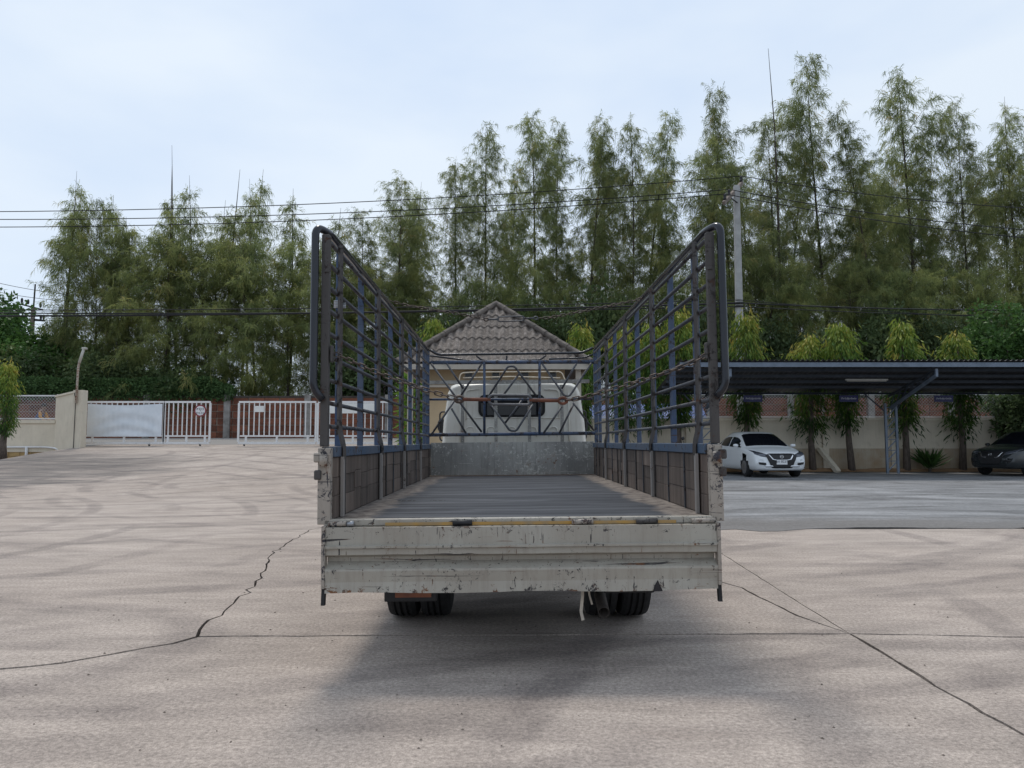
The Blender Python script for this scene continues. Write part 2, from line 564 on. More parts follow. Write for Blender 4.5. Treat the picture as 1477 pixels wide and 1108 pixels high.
M['ink'] = simple('sign_ink', (.03, .035, .045), (.02, .025, .03), 5, .6)
M['wiremesh'] = simple('mesh_wire', (.40, .40, .40), (.28, .28, .28), 5, .5, .4)
M['bluetarp'] = simple('blue_tarp', (.035, .10, .34), (.02, .065, .24), 2, .45, bump=.2)
M['bark'] = simple('bark', (.10, .082, .066), (.045, .036, .03), 5, .95, bump=.5, stretch=(3, 3, .6))
M['bark_pale'] = simple('bark_pale', (.15, .12, .10), (.07, .055, .045), 6, .95, bump=.5, stretch=(3, 3, .8))
M['carwhite'] = simple('white_car_paint', (.72, .74, .75), (.70, .72, .735), 1, .22, spec=.6)
M['cardark'] = simple('dark_car_paint', (.022, .026, .028), (.018, .021, .023), 1, .2, spec=.6)
M['carred'] = simple('red_car_paint', (.30, .03, .03), (.26, .025, .025), 1, .25, spec=.6)
M['chrome'] = simple('chrome', (.7, .71, .73), (.6, .6, .62), 4, .15, .95)
M['lens'] = simple('headlamp_lens', (.10, .11, .13), (.05, .055, .07), 30, .08, .3, spec=.8)
M['rim'] = simple('alloy_rim', (.38, .39, .40), (.3, .3, .31), 5, .3, .7)
M['skin'] = simple('skin', (.26, .15, .10), (.22, .125, .085), 5, .6)
M['shirt'] = simple('blue_shirt', (.06, .11, .26), (.04, .08, .2), 12, .9)
M['vest'] = simple('yellow_orange_sleeve', (.62, .30, .06), (.5, .24, .05), 12, .9)
M['trousers'] = simple('dark_trousers', (.035, .04, .06), (.025, .03, .045), 12, .9)
M['hair'] = simple('black_hair', (.015, .013, .012), (.01, .009, .009), 20, .6)

def mat_leaf(name, stops, trans=.35, rough=.6):
    t = NT(name)
    at_ = t.n.new('ShaderNodeAttribute')
    at_.attribute_name = 'tint'
    col = t.ramp(at_.outputs['Fac'], stops)
    col = t.mix(1.0, col, t.ramp(t.rnd(), [(0, .82), (1, 1.15)]), 'MULTIPLY')
    t.color(col)
    t.rough(rough)
    t.spec(.25)
    tr = t.n.new('ShaderNodeBsdfTranslucent')
    t.l(col, tr.inputs['Color'])
    mx = t.n.new('ShaderNodeMixShader')
    mx.inputs['Fac'].default_value = trans
    t.l(t.b.outputs['BSDF'], mx.inputs[1])
    t.l(tr.outputs['BSDF'], mx.inputs[2])
    t.l(mx.outputs['Shader'], t.n['Material Output'].inputs['Surface'])
    return t.m
M['needle'] = mat_leaf('casuarina_needles', [(0, (.10, .138, .062)), (.40, (.215, .25, .10)), (.75, (.325, .345, .128)), (1, (.38, .31, .125))], .55)
M['needle_dark'] = mat_leaf('dense_needles', [(0, (.105, .145, .062)), (.40, (.23, .27, .10)), (.75, (.345, .365, .125)), (1, (.39, .33, .13))], .55)
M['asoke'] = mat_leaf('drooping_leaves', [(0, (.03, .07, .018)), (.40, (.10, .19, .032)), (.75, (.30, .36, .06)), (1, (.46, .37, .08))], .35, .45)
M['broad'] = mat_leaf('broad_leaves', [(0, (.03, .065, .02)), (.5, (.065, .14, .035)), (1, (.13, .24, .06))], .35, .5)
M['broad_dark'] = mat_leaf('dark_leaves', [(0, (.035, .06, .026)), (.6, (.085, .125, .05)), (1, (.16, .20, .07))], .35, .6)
M['bamboo'] = mat_leaf('bright_leaves', [(0, (.07, .15, .02)), (.5, (.16, .30, .04)), (1, (.32, .42, .08))], .4, .5)
M['hedge'] = mat_leaf('hedge_leaves', [(0, (.035, .07, .028)), (.6, (.08, .145, .05)), (1, (.15, .22, .075))], .3, .6)
#PART2
# ------------------------------------------------------------------ ground
def ramp_z(x, y):
    if y < 16.9:
        return 0.0
    if y <= 31.2:
        t = (y - 16.9) / 14.1
        z = 1.07 * (t - 0.06 * math.sin(2 * math.pi * t))
        z *= 1 - .58 * smoothstep(-16.4, -18.0, x) if x < 0 else 1
        z *= 1 - smoothstep(-2.6, 1.5, x)
        return z
    return 1.07 + .33 * smoothstep(31.2, 42, y)
mb = MB().box((0, 100, -.14), (900, 900, .2))
struct(mb.build('ground', M['soil']))

def grid(xs, ys, zf, thick=None):
    m = MB()
    nx, ny = len(xs), len(ys)
    m.add([(x, y, zf(x, y)) for y in ys for x in xs],
          [(j * nx + i, j * nx + i + 1, (j + 1) * nx + i + 1, (j + 1) * nx + i) for j in range(ny - 1) for i in range(nx - 1)])
    return m
xs = [-46 + i for i in range(28)] + [-18.5 + .25 * i for i in range(12)] + [-15.5 + .75 * i for i in range(17)] + [-2.5 + .4 * i for i in range(11)]
xs = sorted(set(round(x, 3) for x in xs if x <= 1.5))
yard = struct(grid(xs, [16.72 + .36 * i for i in range(41)], ramp_z).build('concrete_yard', M['concrete'], smooth=True))

def jag(pts, amp, step=.12):
    """polyline in ground metres with small random offsets"""
    out = [Vector(pts[0][:2])]
    for a, b in zip(pts, pts[1:]):
        a, b = Vector(a[:2]), Vector(b[:2])
        n = max(1, min(60, int((b - a).length / step)))
        d = (b - a).normalized()
        s = Vector((-d.y, d.x))
        for k in range(1, n + 1):
            p = a.lerp(b, k / n)
            if k < n:
                p = p + s * random.gauss(0, amp)
            out.append(p)
    return out
def G(*pp):
    return [ground(px, py).xy for px, py in pp]
BOT, XL, XR = -6.0, -46.0, 46.0
a1, a2 = G((285, 918), (1225, 914))
Aj = jag([a1, a2], .004)
Ar = jag([a2, G((1477, 919))[0], (XR, 4.5)], .004)
crL = jag([(XL, 3.2), G((-250, 990))[0]] + G((0, 965), (90, 956), (170, 942), (250, 928)) + [a1], .008)
crU = jag([a1] + G((288, 908), (330, 876), (368, 842), (384, 820), (392, 800), (420, 780), (445, 765), (480, 758)) + [(-2.4, 13.0), (-2.6, 16.72)], .016)
Bl = (-1.9, 10.4)
dg_top = Vector((2.25, 10.4))
dgU = jag([a2] + G((1130, 855), (1040, 798)) + [dg_top], .002)
dgD = jag([a2] + G((1290, 952), (1350, 990), (1477, 1060)) + [(1.95 + 1.3, BOT)], .004)
cr2 = jag([a2] + G((1190, 902), (1150, 888), (1105, 866), (1070, 848), (1035, 838)) + [(1.15, 7.5), (.9, 9.0), (.7, 10.4)], .010)
pB = crU.index(min(crU, key=lambda p: abs(p.y - 10.6)))
crUa, crUb = crU[:pB + 1], crU[pB:]
jB1 = jag([crU[pB], (.7, 10.4)], .004)
jB2 = [Vector((.7, 10.4)), dg_top]
jB3 = jag([dg_top, (14, 10.55), (XR, 10.7)], .004)
polys = [
    [Vector((XL, 16.72))] + crL + crU[1:],                                     # left of the crack
    Aj + cr2[1:] + jB1[::-1][1:] + crUa[::-1][1:],                             # under the truck
    cr2 + [dg_top] + dgU[::-1][1:],                                            # between crack and joint
    dgU + jB3[1:] + Ar[::-1],                                                  # right of the joint
    jB1 + [Vector((1.5, 10.4)), Vector((1.5, 16.72))] + crUb[::-1],            # behind the axle
    crL + Aj[1:] + dgD[1:] + [Vector((XL, BOT))],                              # foreground left
    Ar + [Vector((XR, BOT))] + dgD[::-1],                                      # foreground right
]
GAPS = {}
for pl, gp in ((Aj, .013), (Ar, .013), (crU, .008), (dgU, .005), (dgD, .010), (cr2, .009), (crL, .017)):
    for q in pl:
        GAPS[(round(q.x, 4), round(q.y, 4))] = gp
def slab(poly, gap=.006, top=0.0, bot=-.036):
    P = []
    for p in poly:
        if not P or (p - P[-1]).length > 1e-4:
            P.append(p)
    if (P[0] - P[-1]).length < 1e-4:
        P.pop()
    area = sum(P[i - 1].x * P[i].y - P[i].x * P[i - 1].y for i in range(len(P)))
    if area < 0:
        P.reverse()
    Q = []
    n = len(P)
    for i in range(n):
        d1, d2 = (P[i] - P[i - 1]).normalized(), (P[(i + 1) % n] - P[i]).normalized()
        nn = Vector((-(d1.y + d2.y), d1.x + d2.x))
        if nn.length < .2:
            nn = Vector((-d1.y, d1.x))
        nn.normalize()
        Q.append(P[i] + nn * GAPS.get((round(P[i].x, 4), round(P[i].y, 4)), gap) * random.uniform(.5, 1.5))
    m = MB()
    m.add([(p.x, p.y, top) for p in Q] + [(p.x, p.y, bot) for p in Q],
          [tuple(range(n))] + [(i, n + i, n + (i + 1) % n, (i + 1) % n) for i in range(n)])
    return m
for p in polys:
    slab(p).build('concrete_slab', M['concrete'], yard)

# asphalt of the parking lot, ragged front edge
front = [Vector((1.5, 10.30))] + [Vector((x * .25, 10.36 + .004 * x + .22 * math.sin(x * .37) * math.sin(x * .11) + random.gauss(0, .07))) for x in range(7, 120)] + [Vector((50, 10.6))]
n = len(front)
mb = MB()
vs_ = [(p.x, p.y, .006) for p in front] + [(p.x, 31.0, .006) for p in front] + [(p.x, p.y, -.01) for p in front]
mb.add(vs_, [(i, i + 1, n + i + 1, n + i) for i in range(n - 1)] + [(2 * n + i, 2 * n + i + 1, i + 1, i) for i in range(n - 1)])
struct(mb.build('asphalt_lot', M['asphalt']))
# strip of earth below the right wall, street, wooded ground behind the brick wall
struct(grid([1.6 + 1.2 * i for i in range(40)], [29.75, 30.0, 30.3, 30.45], lambda x, y: .03 + .10 * (y > 29.9) + .03 * math.sin(x * 3.1) * (y > 29.9)).build('earth_strip', simple('earth', (.36, .22, .12), (.22, .14, .08), 3, .95, bump=.6)))
struct(grid([-80 + 4 * i for i in range(41)], [30.95, 31.3, 33, 35, 37, 39, 41, 41.8], lambda x, y: ramp_z(x, max(y, 31.25)) - (.0)).build('road', M['road'], smooth=True))
struct(grid([-150 + 10 * i for i in range(31)], [42.2, 46, 55, 70, 110, 200], lambda x, y: 1.38 + .4 * math.sin(x * .11) * smoothstep(45, 60, y)).build('wooded_ground', M['forest_floor'], smooth=True))

# small pebbles and dry leaves lying on the yard: too many to count
mb = MB()
for i in range(130):
    px, py = random.uniform(-100, 1560), 690 + 410 * random.random() ** .7
    p = ground(px, py)
    if p.y > 16.5 and p.x < 2:
        continue
    s = random.uniform(.0025, .0075) * (1 + .05 * p.y)
    a = random.uniform(0, 6.28)
    q = [(math.cos(a + k * 1.57) * s * random.uniform(.5, 1.5), math.sin(a + k * 1.57) * s * random.uniform(.5, 1.5)) for k in range(4)]
    z0 = .007 if p.y > 10.7 else .001
    mb.add([(p.x + u, p.y + v, z0) for u, v in q] + [(p.x, p.y, z0 + s * .8)], [(0, 1, 4), (1, 2, 4), (2, 3, 4), (3, 0, 4)])
o = mb.build('grit', simple('grit', (.22, .18, .15), (.08, .065, .05), 3, .9))
o['kind'] = 'stuff'
tag(o, 'scattered grit and dry leaf bits lying on the concrete yard', 'grit')

# ------------------------------------------------------------------ brick wall across the street
BY = 42.0
def brick_wall(px0, px1, label, pillars):
    x0, x1 = at(px0, 600, BY).x, at(px1, 600, BY).x
    z0, z1 = 1.36, 3.62
    t = thing('brick_wall', label, 'wall', ((x0 + x1) / 2, BY, z0))
    cx = (x0 + x1) / 2
    MB().box((0, .12, (z1 - z0) / 2), (x1 - x0, .16, z1 - z0)).build('mortar_core', M['mortar'], t)
    rows, w = 6, .86
    rh = (z1 - z0) / rows
    n = int((x1 - x0) / w)
    me = MB().box((0, 0, 0), (w - .055, .1, rh - .05)).mesh('brick', M['brick'])
    for r in range(rows):
        for i in range(n):
            x = -(x1 - x0) / 2 + (i + .5) * w + random.gauss(0, .008)
            b = link_mesh('brick', me, t, (x, .025 + random.gauss(0, .006), (r + .5) * rh))
            b.rotation_euler = (0, random.gauss(0, .004), 0)
    for px in pillars:
        x = at(px, 600, BY).x - cx
        MB().box((x, .0, (z1 - z0) / 2 + .08), (.34, .34, z1 - z0 + .16)).build('pillar', M['pillar_grey'], t, bevel=.02)
    MB().box((0, .10, z1 - z0 + .05), (x1 - x0, .26, .10)).build('coping', simple('dark_coping', (.09, .075, .065), (.05, .04, .035), 2, .95), t)
    return t
brick_wall(-70, 640, 'red block wall with grey pillars across the street behind the white gates', [-20, 96, 212, 328, 444, 560])
brick_wall(642, 1530, 'red block wall seen through the chain link behind the parking lot', [676, 792, 908, 1024, 1140, 1256, 1372, 1488])

# ------------------------------------------------------------------ white sliding gates
GY = 30.0
def gate(px0, px1, label, nb, pt=580, pm=629, pb=639, extra_strip=False, caster_at=(.82,)):
    a, b = at(px0, pt, GY), at(px1, pb, GY)
    zt, zb, zm = a.z, b.z, at(px0, pm, GY).z
    g = ramp_z((a.x + b.x) / 2, GY)
    t = thing('sliding_gate', label, 'gate', ((a.x + b.x) / 2, GY, g))
    w, s = (b.x - a.x) / 2, -g
    MB().box((0, 0, zt + s), (2 * w, .06, .075)).build('top_rail', M['gatewhite'], t)
    MB().box((0, 0, zm + s), (2 * w - .13, .055, .06)).build('middle_rail', M['gatewhite'], t)
    MB().box((0, 0, zb + s), (2 * w, .06, .08)).build('bottom_rail', M['gatewhite'], t)
    for e in (-1, 1):
        MB().box2((e * w - .035, -.033, zb + s + .041), (e * w + .035, .033, zt + s - .039)).build('end_post', M['gatewhite'], t)
    for i in range(nb):
        x = -w + (i + 1) * 2 * w / (nb + 1)
        MB().box2((x - .018, -.018, zm + s + .031), (x + .018, .018, zt + s - .038)).build('bar', M['gatewhite'], t)
    for f in (.1, .5, .9):
        x = -w + f * 2 * w
        MB().box2((x - .04, -.02, zb + s + .041), (x + .04, .02, zm + s - .031)).build('strut', M['gatewhite'], t)
    for f in caster_at:
        x = -w + f * 2 * w
        r = .5 * max(.09, (zb + s - .05)) if zb + s < .3 else .1
        MB().cyl((x - .02, 0, r), (x + .02, 0, r), r, 14).build('caster_wheel', M['rubber'], t)
        MB().box2((x - .03, -.03, r * 1.1), (x + .03, .03, zb + s - .041)).build('caster_fork', M['gatewhite'], t)
    return t, a, b, zt, zm, zb
gA = gate(124, 236, 'white sliding gate leaf covered with a white tarpaulin', 14)
gB = gate(237.4, 302, 'white sliding gate leaf that carries the round red rimmed sign', 9, caster_at=(.8,))
gC = gate(345, 455, 'white sliding gate leaf with a small white plate on its bars', 14, caster_at=(.08,))
gD = gate(459, 560, 'white sliding gate leaf with a large white board on its upper bars', 11, caster_at=(.9,))
# tarpaulin tied on the first gate
_, a, b, zt, zm, zb = gA
mb = MB()
NX, NZ = 56, 26
vs_ = []
x0, x1 = a.x + .12, b.x - .06
for j in range(NZ + 1):
    for i in range(NX + 1):
        u, v = i / NX, j / NZ
        q = v * 1.1 + .42 * (1 - (2 * u - 1) ** 2)
        sag = .05 * math.sin(9 * q ** 1.6 + 1.5 * u) + .028 * math.sin(17 * (v - .7 * abs(u - .45)) + 3 * u * u) * (1 - .5 * v) + .012 * math.sin(u * 41 + 9 * v * v) + .016 * math.cos(u * 15 * 2 * math.pi)
        z = zt - .07 - v * (zt - zm - .05) - (.06 * math.sin(u * math.pi)) * (1 - v)
        vs_.append((x0 + (x1 - x0) * u, GY - .055 + sag * .42 * min(1, 6 * u, 6 * (1 - u)) * .6 - .02, z))
mb.add(vs_, [(j * (NX + 1) + i, j * (NX + 1) + i + 1, (j + 1) * (NX + 1) + i + 1, (j + 1) * (NX + 1) + i) for j in range(NZ) for i in range(NX)])
tag(mb.build('tarpaulin', M['tarp'], smooth=True), 'creased white tarpaulin sheet tied over the bars of the white gate', 'tarpaulin')

def text_mesh(txt, size, mat, name='lettering', ext=.001):
    cu = bpy.data.curves.new('t', 'FONT')
    cu.body = txt
    cu.size = size
    cu.align_x = 'CENTER'
    cu.align_y = 'CENTER'
    cu.extrude = ext
    ob = bpy.data.objects.new('t', cu)
    C.objects.link(ob)
    bpy.context.view_layer.update()
    me = bpy.data.meshes.new_from_object(ob.evaluated_get(bpy.context.evaluated_depsgraph_get()))
    bpy.data.objects.remove(ob)
    me.name = name
    me.materials.clear()
    me.materials.append(mat)
    return me
# round stop sign on gate leaf
c = at(289, 592.5, GY - .06)
t = thing('round_sign', 'round white sign with red rim and Thai lettering wired to the gate', 'sign', c)
MB().lathe([(.012, .235), (-.012, .235)], 32, 'y').build('rim_disc', M['sign_red'], t)
MB().lathe([(-.0125, .185), (-.016, .185)], 32, 'y').build('face_disc', M['sign_white'], t)
link_mesh('lettering', text_mesh('หยุด', .17, M['ink']), t, (0, -.019, .07), (R(90), 0, 0))
link_mesh('lettering', text_mesh('ตรวจ', .15, M['ink']), t, (0, -.019, -.09), (R(90), 0, 0))
c = at(374, 590, GY - .06)
p = MB().box((0, 0, 0), (.36, .012, .24)).build('gate_plate', M['board'], bevel=.004, loc=c)
tag(p, 'small blank white plate fixed to bars of the gate', 'plate')
a = at(516, 584, GY - .05)
p = MB().box((0, 0, 0), (1.9, .02, .40)).build('gate_board', M['board'], bevel=.004, loc=at(508, 589, GY - .06))
tag(p, 'wide white board on the gate leaf seen through the truck cage', 'board')

# ------------------------------------------------------------------ left boundary wall
def mesh_panel_mesh(w, h, pitch=.125, th=.013):
    m = MB()
    k = -h
    while k < w:
        for s in (0, 1):
            x0, z0, x1, z1 = k, 0.0, k + h, h
            if x0 < 0:
                z0 -= x0
                x0 = 0.0
            if x1 > w:
                z1 -= x1 - w
                x1 = w
            if x1 - x0 > .01:
                if s:
                    m.bar((w - x0, .006, z0), (w - x1, .006, z1), th, th * .6, (0, 1, 0))
                else:
                    m.bar((x0, -.006, z0), (x1, -.006, z1), th, th * .6, (0, 1, 0))
        k += pitch
    return m.mesh('wire_mesh', M['wiremesh'])
WY = 30.3
xa, xb = at(-90, 600, WY).x, at(82, 600, WY).x
t = thing('boundary_wall', 'beige boundary wall with chain link above, left of the pale gate pillar', 'wall', (xb, WY, 0.2))
def wz(py, Y=WY):
    return at(0, py, Y).z - .2
MB().box2((xa - xb, -.06, wz(652)), (0, .08, wz(611))).build('wall_panel', M['beige'], t)
MB().box2((xa - xb, -.11, wz(611) + .002), (0, .12, wz(606))).build('coping', M['beige'], t, bevel=.01)
MB().box2((xa - xb, -.10, wz(652)), (0, -.062, wz(646))).build('ledge', M['beige'], t)
me = MB().box((0, 0, 0), (.43, .2, .16)).mesh('block', M['orange_stone'])
for r in range(4):
    for i in range(11):
        link_mesh('block', me, t, (-.23 - .45 * i - .22 * (r % 2), .03, wz(652) - .09 - .17 * r))
MB().tube(fillet([(xa - xb, -.16, wz(645)), (-.3, -.16, wz(645)), (.12, -.16, wz(646.5)), (.55, -.5, wz(652))], .2), .035, 8).build('pipe', M['gatewhite'], t, smooth=True)
x = at(42, 650, WY).x - xb
MB().tube([(x, -.16, wz(645)), (x, -.16, wz(668))], .055, 10).build('pipe', M['gatewhite'], t, smooth=True)
# chain-link section above
pw = (xb - xa) / 2
h = wz(570) - wz(605)
me = mesh_panel_mesh(pw - .1, h - .1)
for i in range(2):
    x0 = xa - xb + i * pw
    link_mesh('wire_mesh', me, t, (x0 + .05, 0, wz(605) + .05))
    MB().box2((x0 + .03, -.02, wz(605)), (x0 + pw - .03, .02, wz(605) + .05)).build('fence_rail', M['gatewhite'], t)
    MB().box2((x0 + .03, -.02, wz(570) - .05), (x0 + pw - .03, .02, wz(570))).build('fence_rail', M['gatewhite'], t)
for i in range(3):
    x0 = xa - xb + i * pw
    MB().box2((x0 - .025, -.025, wz(606)), (x0 + .025, .025, wz(569))).build('fence_post', M['gatewhite'], t)
# angled pale panel and tall pillar beside the gate
P0, P1 = at(82, 600, WY), at(112, 600, 28.9)
t = thing('gate_pillar', 'tall pale beige pillar with angled side panel beside the tarpaulin covered gate', 'pillar', (P1.x, 28.9, .5))
dx, dy = P0.x - P1.x, P0.y - P1.y
prof = [(0, 0), (dx, dy)]
za, zb_ = at(0, 573, WY).z - .5, at(0, 566, 28.9).z - .5
sx = Vector((dy, -dx)).normalized() * .06
mb = MB()
q = []
for (u, v, z) in ((0, 0, zb_), (dx, dy, za)):
    for e in (-1, 1):
        q.append((u + e * sx.x, v + e * sx.y, -.3))
        q.append((u + e * sx.x, v + e * sx.y, z))
mb.add(q, [(0, 1, 5, 4), (2, 6, 7, 3), (0, 2, 3, 1), (4, 5, 7, 6), (1, 3, 7, 5), (0, 4, 6, 2)])
mb.build('side_panel', M['beige'], t)
MB().bar((.02, -.02, zb_ + .03), (dx, dy - .02, za + .03), .2, .07).build('panel_cap', M['beige'], t)
ptop = at(0, 563, 28.8).z - .5
MB().box2((-.08, -.22, -.3), (.27, .16, ptop)).build('pillar_shaft', M['beige'], t, bevel=.01)
MB().tube([(.03, -.25, .2), (.04, -.25, ptop - .35), (-.02, -.26, ptop - .1)], .012, 6).build('wire_conduit', M['wire'], t)
# lamp on a bent pipe
b0 = at(110, 572, 28.6)
b1, b2 = at(113, 528, 28.6), at(121, 504, 28.6)
t = thing('lamp_post', 'rusty bent pipe lamp with tube light standing on the pale pillar', 'lamp', b0)
MB().tube(fillet([(0, 0, -.25), b1 - b0, b2 - b0], .12), .042, 8).build('pipe', worn_paint('rusty_pipe', (.50, .45, .38), under=(.2, .08, .04), amount=.52, rustamt=.9, rust=(.24, .10, .05)), t, smooth=True)
d = (b2 - b1).normalized()
MB().cyl(b1 - b0 + d * .12 + Vector((.03, -.06, 0)), b2 - b0 + Vector((.03, -.06, .0)), .05, 10).build('lamp_tube', M['lamp'], t, smooth=True)
MB().box(b2 - b0 + Vector((.04, -.03, .03)), (.16, .16, .08)).build('lamp_cap', M['lamp'], t, bevel=.02)

# ------------------------------------------------------------------ right boundary wall with chain link
RY = 30.6
pil = [at(p, 600, RY).x for p in (796, 894, 992, 1090, 1188, 1286, 1384, 1482, 1580)]
t = thing('boundary_wall', 'long beige wall with chain link fence behind the carport', 'wall', (pil[4], RY, 0))
o_ = pil[4]
zc = at(0, 607, RY).z
zl = at(0, 647, RY).z
ztop = at(0, 570, RY).z
spanw = pil[1] - pil[0]
me_panel = MB().box2((.12, -.06, zl), (spanw - .12, .06, zc)).mesh('wall_panel', M['beige'])
me_pl = MB().box2((.12, -.085, -.1), (spanw - .12, .07, zl - .002)).mesh('plinth', M['beige_low'])
me_cap = MB().box2((.12, -.12, zc + .002), (spanw - .12, .12, zc + .10)).mesh('coping', M['beige'])
me_post = MB().box2((-.118, -.15, -.1), (.118, .15, zc + .16)).mesh('wall_pillar', M['beige'])
me_fp = MB().box2((-.035, -.035, zc + .162), (.035, .035, ztop + .05)).mesh('fence_post', M['gatewhite'])
me_fr = MB().box2((.05, -.02, 0), (spanw - .05, .02, .045)).mesh('fence_rail', M['gatewhite'])
me_cl = mesh_panel_mesh(spanw - .12, ztop - zc - .2)
for i, x in enumerate(pil):
    link_mesh('wall_pillar', me_post, t, (x - o_, 0, 0))
    link_mesh('fence_post', me_fp, t, (x - o_, 0, 0))
    if i < len(pil) - 1:
        for nm, me, z in (('wall_panel', me_panel, 0), ('plinth', me_pl, 0), ('coping', me_cap, 0)):
            link_mesh(nm, me, t, (x - o_, 0, z))
        link_mesh('fence_rail', me_fr, t, (x - o_, 0, zc + .13))
        link_mesh('fence_rail', me_fr, t, (x - o_, 0, ztop))
        link_mesh('wire_mesh', me_cl, t, (x - o_ + .06, 0, zc + .18))
# sloping white strut against the wall
a, b = at(1182, 647, 30.4), at(1209, 682, 29.6)
s = MB().bar(a - Vector((b.x, b.y, 0)), Vector((0, 0, .02)), .22, .16).build('wall_strut', M['beige'], bevel=.01, loc=(b.x, b.y, 0))
tag(s, 'pale sloping concrete strut propping the beige wall', 'strut')

# ------------------------------------------------------------------ carport
CX0, CX1 = 5.6, 24.5
FY, FZ = 25.3, 3.82
KY, KZ = 29.5, 3.10
t = thing('carport', 'dark metal roofed carport with lattice steel columns over the parking lot', 'carport', (14.2, 28.6, 0))
ox, oy = 14.2, 28.6
def cz(y):
    return FZ + (KZ - FZ) * (y - FY) / (KY - FY)
def sheet_mesh(w, waves):
    m = MB()
    n = waves * 6
    vs_ = []
    for y in (FY - .12, KY + .15):
        for i in range(n + 1):
            x = w * i / n
            vs_.append((x, y - oy, cz(y) + .05 + .035 * math.cos(2 * math.pi * i / 6)))
    m.add(vs_, [(i, i + 1, n + 2 + i, n + 1 + i) for i in range(n)])
    return m.mesh('roof_sheet', M['sheet'], True)
me = sheet_mesh(1.08, 6)
x, k = CX0, 0
while x < CX1:
    link_mesh('roof_sheet', me, t, (x - ox, 0, .004 * (k % 2)))
    x += 1.05
    k += 1
MB().box2((CX0 - ox, FY - oy - .05, FZ - .15), (CX1 - ox, FY - oy + .05, FZ)).build('front_beam', M['blue_grey'], t)
for y in (26.1, 26.9, 27.7, 28.5):
    MB().box2((CX0 - ox + .02, y - oy - .03, cz(y) - .09), (CX1 - ox - .02, y - oy + .03, cz(y) + .012)).build('purlin', M['carport_steel'], t)
# long truss at the back
zt2, zb2 = cz(29.1) - .1, at(0, 569, 29.1).z
MB().box2((CX0 - ox, 29.1 - oy - .03, zt2 - .05), (CX1 - ox, 29.1 - oy + .03, zt2)).build('truss_chord', M['carport_steel'], t)
MB().box2((CX0 - ox, 29.1 - oy - .03, zb2), (CX1 - ox, 29.1 - oy + .03, zb2 + .06)).build('truss_chord', M['carport_steel'], t)
me_w = MB().bar((0, 0, zb2 + .06), (.95, 0, zt2 - .05), .03, .03, (0, 1, 0)).bar((.95, 0, zt2 - .05), (1.9, 0, zb2 + .06), .03, .03, (0, 1, 0)).mesh('truss_web', M['carport_steel'])
for i in range(9):
    link_mesh('truss_web', me_w, t, (CX0 - ox + .2 + i * 2.05, 29.1 - oy, 0))
for cxx in (7.3, 14.2, 21.1):
    x = cxx - ox
    for e in (-1, 1):
        MB().box2((x + e * .2 - .04, -.04, 0), (x + e * .2 + .04, .04, 2.62)).build('column_leg', M['blue_grey'], t)
    z = .12
    s = 1
    while z < 2.3:
        MB().bar((x - .158 * s, 0, z), (x + .158 * s, 0, z + .32), .035, .035, (0, 1, 0)).build('lacing', M['blue_grey'], t)
        MB().box2((x - .158, -.02, z + .335), (x + .158, .02, z + .365)).build('lacing', M['blue_grey'], t)
        z += .40
    MB().bar((x, -.0, 2.45), (x, FY - oy + .12, FZ - .42), .09, .09).build('arm_chord', M['blue_grey'], t)
    MB().bar((x, .1, 2.9), (x, FY - oy + .12, FZ - .22), .07, .07).build('arm_chord', M['carport_steel'], t)
    MB().bar((x, FY - oy + .12, FZ - .46), (x, FY - oy + .12, FZ - .2), .08, .08).build('arm_tip', M['blue_grey'], t)
    for k in range(7):
        f0, f1 = k / 7, (k + 1) / 7
        p = Vector((x, 0, 2.5)).lerp(Vector((x, FY - oy + .12, FZ - .40)), f0)
        q = Vector((x, .1, 2.9)).lerp(Vector((x, FY - oy + .12, FZ - .22)), f1)
        MB().bar(p, q, .03, .03).build('arm_web', M['carport_steel'], t)
    for e in (-1, 1):
        MB().bar((x + e * .2, 0, 2.3), (x + e * .75, .45, zb2 + .02), .05, .05).build('knee_brace', M['carport_steel'], t)
t = thing('tube_light', 'unlit fluorescent tube fitting hung under the carport roof', 'light', at(1250, 549, 27.0))
MB().box((0, 0, .03), (1.5, .08, .05)).build('fitting', M['lamp'], t)
MB().cyl((-.7, 0, -.015), (.7, 0, -.015), .018, 8).build('tube', M['lamp'], t)
MB().bar((-.5, 0, .05), (-.5, 0, .2), .01, .01).bar((.5, 0, .05), (.5, 0, .2), .01, .01).build('hanger', M['carport_steel'], t)
for i, (px, lab) in enumerate(((1086, 'dark blue parking sign hung behind the white car'), (1224, 'dark blue parking sign hung beside the leaning trunk'),
                             (1361, 'dark blue parking sign hung nearest the dark parked car'))):
    c = at(px, 575, 29.0)
    t = thing('parking_sign', lab, 'sign', c, group='parking signs under the carport')
    MB().box((0, 0, 0), (.72, .02, .25)).build('sign_board', M['sign_blue'], t)
    link_mesh('lettering', text_mesh('สำหรับผู้มาติดต่อ', .085, M['sign_white']), t, (0, -.0125, 0), (R(90), 0, 0))
    MB().bar((-.25, 0, .125), (-.25, .03, .22), .01, .01).bar((.25, 0, .125), (.25, .03, .22), .01, .01).build('hanger', M['carport_steel'], t)

